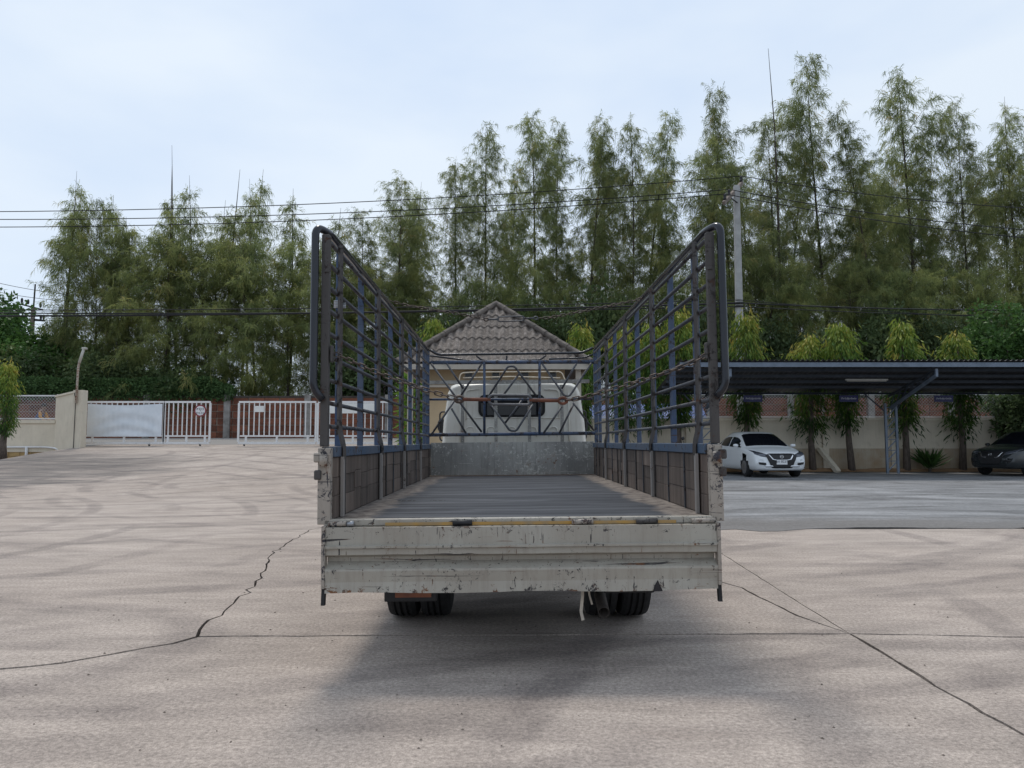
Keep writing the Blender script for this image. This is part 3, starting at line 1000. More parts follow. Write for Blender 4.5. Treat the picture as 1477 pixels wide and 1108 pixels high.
# ------------------------------------------------------------------ guard house behind the truck
HX, HY0, HR = -.40, 17.0, 2.12          # eave centre, front eave depth, half width
EZ, AZ = 2.94, 4.62
t = thing('guard_house', 'small guard house with grey tiled pyramid roof behind the truck cab', 'building', (HX, HY0 + HR, 0))
MB().box2((-1.62, -1.55, 0), (1.62, 1.6, 2.84)).build('wall', simple('ochre_render', (.46, .36, .23), (.40, .31, .2), 3, .9), t)
MB().box2((-2.05, -2.05, EZ - .09), (2.05, 2.05, EZ - .06)).build('soffit', M['wood_dark'], t)
for sx_, sy_, lx, ly in ((0, -1, 2.12, .03), (0, 1, 2.12, .03), (-1, 0, .03, 2.06), (1, 0, .03, 2.06)):
    MB().box((sx_ * 2.09, sy_ * 2.09, EZ - .08), (2 * lx, 2 * ly, .12)).build('fascia', M['fascia'], t)
for sx_ in (-1, 1):
    for sy_ in (-1, 1):
        MB().box2((sx_ * 1.9 - .06, sy_ * 1.9 - .06, 0), (sx_ * 1.9 + .06, sy_ * 1.9 + .06, EZ - .092)).build('post', M['fascia'], t)
for px in (676, 715, 757, 797):
    c = at(px, 541.5, HY0 + HR - 1.57)
    w = MB().box((c.x - HX, -1.57, c.z), (.19, .05, .19)).build('window', M['fascia'], t)
    MB().box((c.x - HX, -1.585, c.z), (.15, .05, .15)).build('pane', M['glass'], w)
MB().box((0, -1.72, 2.44), (3.5, .3, .04)).build('ledge', M['fascia'], t)
rise = AZ - EZ
sl = math.hypot(HR, rise)
courses, tw, pitch = 5, .54, .18
ch = sl / courses
for face in range(4):
    rot = Matrix.Rotation(face * math.pi / 2, 4, 'Z')
    for c in range(courses):
        v0, v1 = c * ch, min(sl, (c + 1) * ch + .06)
        nt = int(2 * HR / tw) + 2
        for k in range(-nt // 2, nt // 2 + 1):
            u0 = k * tw + (.27 if c % 2 else 0)
            us = [u0 + tw * i / 18 for i in range(19)]
            vs_, fs_ = [], []
            for u in us:
                lim = sl * (1 - abs(u) / HR)
                e = max(v0, min(v1, lim))
                for v in (v0, e):
                    zz = .030 * math.cos(2 * math.pi * u / pitch) + .022 * (1 - (v - v0) / ch)
                    y = -HR + v * HR / sl - zz * rise / sl
                    z = EZ + v * rise / sl + zz * HR / sl
                    vs_.append(rot @ Vector((u, y, z)))
            for i in range(18):
                if sl * (1 - abs(us[i]) / HR) > v0 + .002 or sl * (1 - abs(us[i + 1]) / HR) > v0 + .002:
                    fs_.append((2 * i, 2 * i + 2, 2 * i + 3, 2 * i + 1))
            if len(fs_) < 2:
                continue
            n0 = len(vs_)
            vs2 = vs_ + [p - Vector((0, 0, .016)) for p in vs_]
            fs2 = fs_ + [tuple(i + n0 for i in f[::-1]) for f in fs_] + [(f[1], f[0], f[0] + n0, f[1] + n0) for f in fs_]
            MB().add(vs2, fs2).build('roof_tile', M['tile'], t, smooth=False)
for sx_, sy_ in ((-1, -1), (1, -1), (1, 1), (-1, 1)):
    n = 9
    A, B = Vector((sx_ * (HR + .05), sy_ * (HR + .05), EZ + .03)), Vector((0, 0, AZ + .06))
    for k in range(n):
        p, q = A.lerp(B, k / n), A.lerp(B, (k + 1.06) / n)
        MB().tube([p, q], [.075, .062], 10).build('ridge_cap', M['ridge'], t, smooth=False)
#PART3
# ------------------------------------------------------------------ the truck
TRUCK = thing('flatbed_truck', 'worn white flatbed truck with tall blue steel cage and lowered tailgate', 'truck', (.054, 3.98, .0), (0, -R(.5), .0079))
bpy.context.view_layer.update()
TI = TRUCK.matrix_world.inverted()
def tl(px, py, Y):
    return TI @ at(px, py, Y)
BL = 5.28          # bed length
FLZ = .775         # floor height
# --- bed floor
o = MB().box2((-.988, .052, FLZ - .03), (.988, BL, FLZ)).build('bed_floor', M['bed'], TRUCK)
for i in range(13):
    y = .25 + i * .4
    MB().box2((-1.0, y - .035, FLZ - .125), (1.0, y + .035, FLZ - .031)).build('cross_sill', M['darkmetal'], TRUCK)
for s in (-1, 1):
    MB().box2((s * .40 - .035, .25, .50), (s * .40 + .035, 7.2, FLZ - .127)).build('chassis_rail', M['darkmetal'], TRUCK)
# --- rear sill and hinges
sill = MB().box2((-1.018, 0, FLZ - .029), (1.018, .05, FLZ + .006)).build('rear_sill', M['white_worn'], TRUCK, bevel=.006)
MB().box2((-.70, -.006, FLZ - .028), (.80, -.001, FLZ - .012)).build('yellow_strip', M['yellow'], sill)
for px, wd, m in ((487, .09, 'white_worn_ends'), (506, .035, 'steel'), (667, .10, 'darkmetal'), (840, .11, 'white_worn_ends'), (933, .11, 'brown_steel'), (1015, .12, 'white_worn_ends')):
    x = tl(px, 745, 3.97).x
    MB().cyl((x - wd / 2, -.012, FLZ - .018), (x + wd / 2, -.012, FLZ - .014), .014, 12).build('hinge_barrel', M[m], sill, smooth=True)
# --- lowered tailgate (pressed profile, slightly dented)
prof = [(-.046, .744), (-.046, .656), (-.062, .651), (-.062, .641), (-.046, .637), (-.046, .606), (.004, .590), (.006, .568), (-.056, .536), (-.058, .526), (-.048, .47), (-.052, .416), (.018, .416), (.018, .744)]
mb = MB()
NX = 70
vs_ = []
for i in range(NX + 1):
    x = -.997 + 1.994 * i / NX
    for (y, z) in prof:
        dn = .004 * math.sin(x * 5.1 + z * 9) + .003 * math.sin(x * 13.7 + z * 17) + .0025 * math.sin(x * 31 + z * 5)
        if z < .42:
            z += .004 * math.sin(x * 7 + 1)
        vs_.append((x, y + (dn if y < -.005 else 0), z))
n = len(prof)
mb.add(vs_, [(i * n + k, (i + 1) * n + k, (i + 1) * n + (k + 1) % n, i * n + (k + 1) % n) for i in range(NX) for k in range(n)]
       + [tuple(range(n)), tuple(NX * n + k for k in range(n))])
tg = mb.build('tailgate', M['white_worn'], TRUCK)
for s in (-1, 1):
    MB().box2((s * .9975, -.058, .44), (s * 1.016, .0, .752)).build('end_plate', M['white_worn_ends'], tg, bevel=.003)
    MB().bar((s * 1.006, -.03, .44), (s * 1.008, -.034, .355), .018, .03).build('latch_prong', M['darkmetal'], tg)
    pass
# torn metal near the lower right edge
c = tl(946, 836, 3.95)
MB().add([(c.x - .02, -.058, .411), (c.x + .03, -.057, .412), (c.x + .004, -.066, .47), (c.x - .012, -.056, .44)], [(0, 1, 2), (0, 2, 3)]).build('torn_metal', M['dark_tube'], tg)

# --- cage and side boards
RZ = [2.25 - .1235 * k for k in range(9)]
PY = [.44 + .66 * k for k in range(8)]
SY = [.21, 1.49, 2.74, 4.02]
CAPZ = 1.155
for s, nm in ((-1, 'left'), (1, 'right')):
    # side board: planks in three rows between battens
    sb = MB().box2((s * 1.001, .05, FLZ - .02), (s * 1.012, BL, 1.10)).build('side_board', M['darkmetal'], TRUCK)
    ys = [.055]
    while ys[-1] < BL - .2:
        ys.append(ys[-1] + random.uniform(.17, .48))
    ys[-1] = BL - .01
    zs = [FLZ + .002, FLZ + .118, FLZ + .222, 1.099]
    for y0, y1 in zip(ys, ys[1:]):
        zj = [zs[0]] + [z + random.gauss(0, .008) for z in zs[1:3]] + [zs[3]]
        for z0, z1 in zip(zj, zj[1:]):
            dx_ = random.gauss(0, .0015)
            MB().box2((s * (.984 + dx_), y0 + .003, z0 + .001), (s * 1.001, y1 - .003, z1 - .001)).build('plank', M['plank'], sb, bevel=.002)
        if random.random() < .75:
            MB().box2((s * .976, y1 - .009, FLZ + .002), (s * .983, y1 + .009, 1.099)).build('batten', M['brown_steel' if random.random() < .6 else 'rail_steel'], sb)
    MB().box2((s * .972, .055, 1.101), (s * 1.046, BL, CAPZ)).build('cap_rail', M['bluecap'], sb, bevel=.004)
    MB().box2((s * .985, .0, FLZ - .02), (s * 1.052, .053, 1.150)).build('rear_stanchion', M['white_worn_ends'], sb, bevel=.005)
    MB().box2((s * 1.030, -.022, 1.075), (s * 1.07, .03, 1.125)).build('latch_bracket', M['brown_steel' if s > 0 else 'white_worn_ends'], sb, bevel=.008)
    MB().box2((s * 1.032, -.018, .985), (s * 1.068, .03, 1.035)).build('latch_bracket', M['brown_steel'], sb, bevel=.008)
    MB().cyl((s * 1.02, -.012, 1.055), (s * 1.02, -.012, 1.115), .022, 10).build('latch_bracket', M['white_worn_ends'], sb, smooth=True)
    # cage
    cg = MB().box2((s * 1.006, .02, 1.156), (s * 1.048, .062, 2.285)).build('cage_side', M['brown_steel'], TRUCK, bevel=.004)
    # rear frame loop: top rail that bends down outside the rear post
    pth = fillet([(s * 1.02, BL, 2.305), (s * 1.025, .10, 2.312), (s * 1.076, .0, 2.322), (s * 1.078, -.005, 1.46), (s * 1.035, .015, 1.40)], .085, 8)
    MB().tube(pth, .0205, 14).build('frame_tube', M['dark_tube'], cg, smooth=True)
    MB().tube([(s * 1.085, .03, 1.95), (s * 1.085, .03, 1.52)], .02, 8).build('lock_tube', M['dark_tube'], cg, smooth=True)
    MB().box2((s * .996, .012, 2.08), (s * 1.03, .019, 2.27)).build('weld_plate', M['brown_steel'], cg)
    MB().box2((s * .985, .022, 1.60), (s * .999, .06, 1.69)).build('chain_lug', M['brown_steel'], cg, bevel=.006)
    for z in RZ:
        mb = MB()
        mb.tube([(s * 1.012, .075, z), (s * 1.012, BL * .5, z + random.gauss(0, .003)), (s * 1.012, BL - .01, z)], .0120, 8)
        mb.build('rail', M['rail_steel'], cg, smooth=True)
    for y in PY:
        MB().box2((s * 1.0255, y - .02, 1.156), (s * 1.06, y + .02, 2.285)).build('post', M['blue_steel'], cg, bevel=.003)
    MB().box2((s * 1.0, BL - .02, 1.156), (s * 1.045, BL + .02, 2.285)).build('post', M['blue_steel'], cg, bevel=.003)
    for y in SY:
        MB().bar((s * .966, y, FLZ + .002), (s * .966, y, 1.10), .018, .034, (0, 1, 0)).build('stake', M['stake_low'], cg, bevel=.002)
        MB().tube(fillet([(s * .962, y, 1.09), (s * .962, y, 1.16), (s * .987, y, 1.25), (s * .987, y, 2.28)], .05), .0145, 4).build('stake', M['brown_steel'], cg)
# wire lashing on the post nearest the tail
TY = []
for k in range(5):
    z = 1.965 + .009 * k
    TY.append(z)
mb = MB()
for z in TY:
    mb.tube([(-1.04 + .033 * math.cos(a), .44 + .033 * math.sin(a), z + .004 * math.sin(a)) for a in [i * .524 for i in range(12)]], .004, 5, closed=True)
mb.build('wire_lashing', M['steel'], TRUCK)

# --- headboard and front lattice
FYW = 3.98 + BL
z0 = FLZ
MB().box2((-.985, BL - .03, FLZ + .002), (.985, BL - .008, 1.172)).build('headboard', M['galv'], TRUCK, bevel=.003)
lat = MB().tube([tl(621, 523, FYW), tl(856, 522, FYW)], .024, 10).build('front_lattice', M['blue_steel'], TRUCK, smooth=True)
def zp(x, y):                      # enlarged-view coordinates -> photograph pixels
    return (600 + x / 5.275, 430 + y / 5.275)
def lbar(pts, r, m='rail_steel', Y=FYW - .02, rad=.03):
    P = [tl(*zp(*p), Y) for p in pts]
    if len(P) > 2:
        P = fillet(P, rad)
    MB().tube(P, r, 8).build('lattice_bar', M[m], lat, smooth=True)
lbar([(30, 1042), (1370, 1028)], .022, 'blue_steel', FYW)
lbar([(100, 772), (1345, 768)], .014, 'blue_steel', FYW + .02)
lbar([(105, 395), (165, 432), (1265, 418), (1345, 380)], .016, 'dark_tube', FYW, .08)
lbar([(105, 440), (420, 478), (690, 478)], .011, 'dark_tube', FYW + .03)
lbar([(460, 440), (500, 475), (690, 475), (690, 440)], .011, 'dark_tube', FYW + .02, .05)
lbar([(780, 490), (800, 472), (950, 470), (990, 435)], .011, 'dark_tube', FYW + .02, .05)
lbar([(1010, 465), (1280, 455), (1345, 430)], .011, 'dark_tube', FYW + .03, .05)
for x in (520, 940):
    lbar([(x, 490), (x, 1035)], .016, 'blue_steel', FYW - .01)
for pts in ([(115, 500), (500, 1020)], [(235, 500), (360, 690)], [(500, 500), (340, 745)], [(290, 785), (120, 1035)], [(270, 840), (380, 1030)],
            [(545, 760), (700, 520), (750, 520), (915, 745)], [(790, 570), (650, 760)], [(960, 500), (1130, 745), (1170, 745), (1335, 495)],
            [(1220, 500), (1110, 690)], [(560, 800), (715, 1010), (765, 1010), (890, 810)], [(680, 950), (805, 780)],
            [(1110, 825), (970, 1030)], [(1200, 805), (1090, 1030)], [(1195, 795), (1355, 1010)]):
    lbar(pts, .0125, 'rail_steel', FYW - .045)
# galvanised cab guard behind the lattice
gd = MB().bar(tl(610, 552, 9.44), tl(850, 550, 9.44), .04, .045, (0, 0, 1)).build('cab_guard', M['galv'], TRUCK)
for px in (667, 715, 763, 810):
    p, q = tl(px, 555, 9.44), tl(px, 646, 9.44)
    MB().box2((p.x - .02, p.y - .02, .70), (p.x + .02, p.y + .02, p.z - .0)).build('guard_post', M['galv'], gd)

# --- cab
CY0, CY1 = 5.62, 7.30
XC = .03
out = []
for (x, z, r) in ((-.90, .62, 0), (-.93, .98, 0), (-.90, 1.42, 0), (-.845, 1.80, 0), (-.80, 1.895, 0), (-.72, 1.925, 0), (-.3, 1.945, 0)):
    out.append((x, z))
outline = out + [(-x, z) for x, z in reversed(out)]
def cab_sec(y, sx=1.0, dz=0.0):
    return [(x * sx + XC, y, z + (dz if z > 1.5 else 0)) for x, z in outline]
secs = [cab_sec(CY0 + .05, .985, -.02), cab_sec(CY0 + .16, 1.0), cab_sec(CY0 + .9, 1.0), cab_sec(CY1 - .25, .99, -.02), cab_sec(CY1 - .02, .95, -.32)]
nS = len(outline)
mb = MB()
mb.add([p for sc in [cab_sec(CY0, .955, -.035)] + secs for p in sc],
       [(i * nS + k, i * nS + k + 1, (i + 1) * nS + k + 1, (i + 1) * nS + k) for i in range(len(secs)) for k in range(nS - 1)]
       + [(i * nS + nS - 1, i * nS, (i + 1) * nS, (i + 1) * nS + nS - 1) for i in range(len(secs))]
       + [tuple(range(nS)), tuple(len(secs) * nS + k for k in range(nS))])
cab = mb.build('cab', M['cabwhite'], TRUCK, bevel=.02)
CW = 3.98 + CY0 - .004
def rrect(px0, py0, px1, py1, rad, Y, y, n=5):
    a, b = tl(px0, py1, Y), tl(px1, py0, Y)
    pts = []
    for cx_, cz_, a0 in ((b.x - rad, b.z - rad, 0), (a.x + rad, b.z - rad, 90), (a.x + rad, a.z + rad, 180), (b.x - rad, a.z + rad, 270)):
        for k in range(n + 1):
            an = R(a0 + 90 * k / n)
            pts.append((cx_ + rad * math.cos(an), cz_ + rad * math.sin(an)))
    return pts
MB().prism(rrect(690, 569, 786, 602, .08, CW, 0), CY0 - .012, CY0 + .01, 'y').build('window_gasket', M['rubber'], cab)
MB().prism(rrect(694, 573, 782, 599, .06, CW, 0), CY0 - .018, CY0 - .0125, 'y').build('rear_window', M['glass'], cab)
def press(pts, r=.009):
    MB().tube(fillet([tl(px, py, CW) for px, py in pts], .06), r, 6).build('pressed_rib', M['cabwhite'], cab, smooth=True)
press([(672, 606), (672, 563), (690, 562), (690, 562)])
press([(672, 603), (808, 603)])
press([(785, 562), (806, 562), (806, 603)])
press([(664, 566), (664, 640)])
press([(820, 566), (821, 640)])
for px in (672, 702, 732, 762, 792):
    press([(px, 630), (px, 616), (px + 12, 616), (px + 12, 630)])
for s in (-1, 1):
    mr = MB().tube(fillet([(XC + s * .90, CY1 - .25, 1.62), (XC + s * 1.07, CY1 - .1, 1.62), (XC + s * 1.07, CY1 - .1, 1.2), (XC + s * .91, CY1 - .2, 1.2)], .06), .012, 6).build('mirror_arm', M['black'], cab, smooth=True)
    MB().prism([(XC + s * 1.05 + .06 * math.cos(a) * (1 if abs(math.cos(a)) > .3 else .9), 1.42 + .12 * math.sin(a)) for a in [R(22.5 + 45 * i) for i in range(8)]], CY1 - .09, CY1 - .03, 'y').build('mirror', M['black'], mr, bevel=.015)
MB().tube(fillet([tl(662, 551, 9.9), tl(664, 538, 9.9), tl(690, 536.5, 9.9), tl(790, 536, 9.9), tl(810, 536, 9.9), tl(816, 550, 9.9)], .05), .008, 6).build('roof_rack', M['strap'], cab, smooth=True)
MB().tube([tl(668, 545, 10.1), tl(740, 543, 10.1), tl(808, 545, 10.1)], .007, 6).build('roof_rack', M['strap'], cab, smooth=True)

# --- wheels
def tyre(w, r):
    h = w / 2
    return [(-h * .72, .20), (-h * .95, .24), (-h, .30), (-h * .98, r - .06), (-h * .86, r - .014), (-h * .6, r - .002), (-h * .44, r), (-h * .42, r - .012), (-h * .32, r - .012), (-h * .30, r), (-h * .08, r), (-h * .06, r - .012),
            (h * .06, r - .012), (h * .08, r), (h * .30, r), (h * .32, r - .012), (h * .42, r - .012), (h * .44, r), (h * .6, r - .002), (h * .86, r - .014), (h * .98, r - .06), (h, .30), (h * .95, .24), (h * .72, .20)]
for y, xsw in ((1.32, (-.762, -.548, .548, .762)), (6.35, (-.74, .74))):
    for x in xsw:
        rr_ = .385
        w = MB().lathe(tyre(.205, rr_), 40, 'x').build('wheel', M['rubber'], TRUCK, smooth=False, loc=(x, y, rr_ + .002 + x * .0087 * -1))
        MB().lathe([(-.05, .05), (-.06, .12), (-.03, .195), (.03, .195), (.06, .12), (.05, .05)], 24, 'x').build('rim', M['darkmetal'], w, smooth=True)
for y in (1.32, 6.35):
    MB().cyl((-.72, y, .40), (.72, y, .40), .06, 12).build('axle', M['darkmetal'], TRUCK, smooth=True)
MB().lathe([(-.17, .05), (-.15, .16), (.15, .16), (.17, .05)], 16, 'x', (0, 1.32, .40)).build('differential', M['darkmetal'], TRUCK, smooth=True)
for s in (-1, 1):
    MB().box2((s * .40 - .04, .70, .47), (s * .40 + .04, 1.95, .50)).build('leaf_spring', M['darkmetal'], TRUCK)
    MB().box2((s * .66 - .23, .86, .52), (s * .66 + .23, .875, .70)).build('mud_flap', M['rubber'], TRUCK)
# --- lamp bars, exhaust, straps under the tailgate
a, b = tl(556, 866, 4.14), tl(631, 838, 4.14)
lb = MB().box2((a.x, .12, a.z), (b.x, .17, b.z)).build('lamp_bar', M['black'], TRUCK, bevel=.006)
a, b = tl(570, 862, 4.09), tl(622, 853, 4.09)
MB().box2((a.x, .112, a.z), (b.x, .119, b.z)).build('lamp_lens', M['orange'], lb)
MB().box2((lb.data.vertices[0].co.x + .1, .13, .40), (lb.data.vertices[0].co.x + .14, .16, .66)).build('bracket', M['darkmetal'], lb)
a, b = tl(870, 854, 4.14), tl(942, 838, 4.14)
lb = MB().box2((a.x, .12, a.z), (b.x, .17, b.z)).build('lamp_bar', M['black'], TRUCK, bevel=.006)
MB().box2((a.x + .1, .13, .41), (a.x + .14, .16, .66)).build('bracket', M['darkmetal'], lb)
p0, p1, p2 = tl(862, 835, 4.9), tl(866, 862, 4.6), tl(871, 884, 4.42)
ex = MB().tube([p0 + Vector((0, .9, .02)), p0, p1, p2], .034, 14, cap=False).build('exhaust_pipe', simple('sooty_pipe', (.09, .075, .065), (.04, .034, .03), 14, .7, .4), TRUCK, smooth=True)
so = ex.modifiers.new('s', 'SOLIDIFY')
so.thickness = .004
def ribbon(pts, w, name):
    P = [tl(*p) for p in pts]
    mb = MB()
    for p, q in zip(P, P[1:]):
        mb.bar(p, q, w, .003, (0, 1, 0))
    mb.build(name, M['strap'], TRUCK)
ribbon([(841, 838, 4.10), (840, 862, 4.08), (838, 882, 4.07), (841, 895, 4.05)], .016, 'loose_strap')
ribbon([(848, 838, 4.12), (850, 858, 4.11), (854, 872, 4.08)], .010, 'loose_strap')

# ------------------------------------------------------------------ chains across the cage
def link_me(name, L, W, r, mat):
    pts = []
    for k in range(16):
        a = 2 * math.pi * k / 16
        x = (L / 2 - W / 2) * (1 if math.cos(a) > 0 else -1) + W / 2 * math.cos(a)
        pts.append((x, W / 2 * math.sin(a), 0))
    return MB().tube(pts, r, 6, closed=True).mesh(name, mat, True)
def curve_pts(ctrl, n=200):
    """smooth polyline through control points (Catmull-Rom)"""
    P = [ctrl[0]] + list(ctrl) + [ctrl[-1]]
    out = []
    for i in range(1, len(P) - 2):
        for k in range(n):
            t = k / n
            a, b, c, d = P[i - 1], P[i], P[i + 1], P[i + 2]
            out.append(.5 * ((2 * b) + (c - a) * t + (2 * a - 5 * b + 4 * c - d) * t * t + (3 * b - a - 3 * c + d) * t ** 3))
    out.append(P[-2])
    return out
def lay_links(root, ctrl, me, pitch):
    pts = curve_pts(ctrl)
    acc, k, prev = 0.0, 0, pts[0]
    nxt = pitch * .5
    for p in pts[1:]:
        acc += (p - prev).length
        if acc >= nxt:
            d = (p - prev).normalized()
            q = d.to_track_quat('X', 'Z')
            o = link_mesh('chain_link', me, root, p - root.location)
            o.rotation_euler = (q @ Matrix.Rotation(math.pi / 2 * (k % 2) + random.gauss(0, .18), 3, 'X').to_quaternion()).to_euler()
            k += 1
            nxt += pitch
        prev = p
def turnbuckle(root, p, q, body_m, shank_m, r, f0=.26, f1=.72):
    o = root.location
    p, q = p - o, q - o
    a, b = p.lerp(q, f0), p.lerp(q, f1)
    up = Vector((0, 0, 1))
    h = r * 2.6
    mb = MB()
    mb.tube(fillet([a, a + (b - a) * .06 + up * h, b - (b - a) * .06 + up * h, b, b - (b - a) * .06 - up * h, a + (b - a) * .06 - up * h, a], .03), r * .75, 8)
    mb.build('turnbuckle_body', M[body_m], root, smooth=True)
    MB().tube([p, a.lerp(b, .06)], r, 8).build('turnbuckle_shank', M[shank_m], root, smooth=True)
    MB().tube([b.lerp(a, .06), q], r, 8).build('turnbuckle_shank', M[shank_m], root, smooth=True)
    for e, d in ((p, -1), (q, 1)):
        pts = [e + Vector((d * 2.2 * r + 2.4 * r * math.cos(t_), 0, 1.7 * r * math.sin(t_))) for t_ in [i * .5236 for i in range(12)]]
        MB().tube(pts, r * .8, 7, closed=True).build('hook_ring', M[shank_m if d > 0 else 'chain'], root, smooth=True)
YC = 4.03
t = thing('rear_chain', 'rusty chain with red turnbuckle slung across the open rear of the cage', 'chain', at(738, 577, YC))
me = link_me('chain_link', .046, .021, .0036, M['chain'])
lay_links(t, [at(*p, YC) for p in ((474, 506), (505, 520), (545, 538), (600, 558), (640, 570), (664, 577))], me, .036)
lay_links(t, [at(*p, YC) for p in ((816, 578), (850, 571), (885, 561), (930, 547), (990, 527), (1029, 506))], me, .036)
turnbuckle(t, at(668, 576, YC), at(806, 578, YC), 'rail_steel', 'rust', .0095)
YU = 5.95
t = thing('upper_chain', 'thin slack chain with steel turnbuckle tied high between the cage sides', 'chain', at(738, 460, YU))
me = link_me('chain_link', .042, .018, .0032, M['chain'])
lay_links(t, [at(*p, YU) for p in ((563, 434), (590, 441), (640, 449), (690, 458), (700, 460))], me, .034)
lay_links(t, [at(*p, YU) for p in ((778, 459), (800, 457), (850, 447), (900, 437), (928, 430))], me, .034)
turnbuckle(t, at(704, 461, YU), at(770, 459, YU), 'rail_steel', 'rail_steel', .007, .2, .8)
#PART4
# ------------------------------------------------------------------ cars
def interp(keys, x):
    if x <= keys[0][0]:
        return keys[0][1]
    for i in range(len(keys) - 1):
        (x0, y0), (x1, y1) = keys[i], keys[i + 1]
        if x <= x1:
            t = (x - x0) / (x1 - x0)
            m0 = (y1 - keys[i - 1][1]) / (x1 - keys[i - 1][0]) if i > 0 else (y1 - y0) / (x1 - x0)
            m1 = (keys[i + 2][1] - y0) / (keys[i + 2][0] - x0) if i + 2 < len(keys) else (y1 - y0) / (x1 - x0)
            d = x1 - x0
            t2, t3 = t * t, t * t * t
            return (2 * t3 - 3 * t2 + 1) * y0 + (t3 - 2 * t2 + t) * d * m0 + (-2 * t3 + 3 * t2) * y1 + (t3 - t2) * d * m1
    return keys[-1][1]
SEDAN = dict(L=4.5,
    top=[(0, .60), (.04, .70), (.16, .80), (.6, .90), (1.12, .985), (1.5, 1.22), (1.95, 1.42), (2.5, 1.47), (3.2, 1.42), (3.75, 1.20), (4.1, 1.10), (4.4, 1.06), (4.5, .95)],
    belt=[(0, .56), (.16, .74), (.6, .83), (1.12, .92), (2.0, .95), (3.4, 1.0), (4.1, 1.02), (4.4, 1.0), (4.5, .9)],
    w=[(0, .60), (.06, .72), (.2, .82), (.6, .87), (1.2, .88), (3.2, .88), (4.0, .85), (4.35, .78), (4.5, .62)],
    wr=[(0, .45), (.2, .58), (.6, .64), (1.12, .70), (1.95, .58), (2.6, .60), (3.2, .58), (3.9, .62), (4.5, .5)],
    glass=(1.30, 3.72), ws=(1.16, 1.90), rw=(3.28, 3.80), pillars=(2.42, 3.30), ax=(.88, 3.50), bot=.20)
HATCH = dict(L=4.2,
    top=[(0, .66), (.04, .76), (.16, .88), (.6, 1.0), (1.05, 1.08), (1.4, 1.32), (1.8, 1.54), (2.4, 1.60), (3.3, 1.55), (3.85, 1.36), (4.1, 1.08), (4.2, .95)],
    belt=[(0, .6), (.16, .80), (.6, .92), (1.05, 1.0), (2.0, 1.03), (3.4, 1.08), (4.0, 1.05), (4.2, .88)],
    w=[(0, .60), (.06, .72), (.2, .82), (.6, .87), (1.2, .88), (3.2, .88), (3.8, .85), (4.1, .78), (4.2, .66)],
    wr=[(0, .45), (.2, .58), (.6, .64), (1.05, .70), (1.8, .60), (2.6, .62), (3.3, .60), (3.9, .58), (4.2, .5)],
    glass=(1.2, 3.7), ws=(1.1, 1.78), rw=(3.5, 4.0), pillars=(2.3, 3.2), ax=(.85, 3.35), bot=.24)
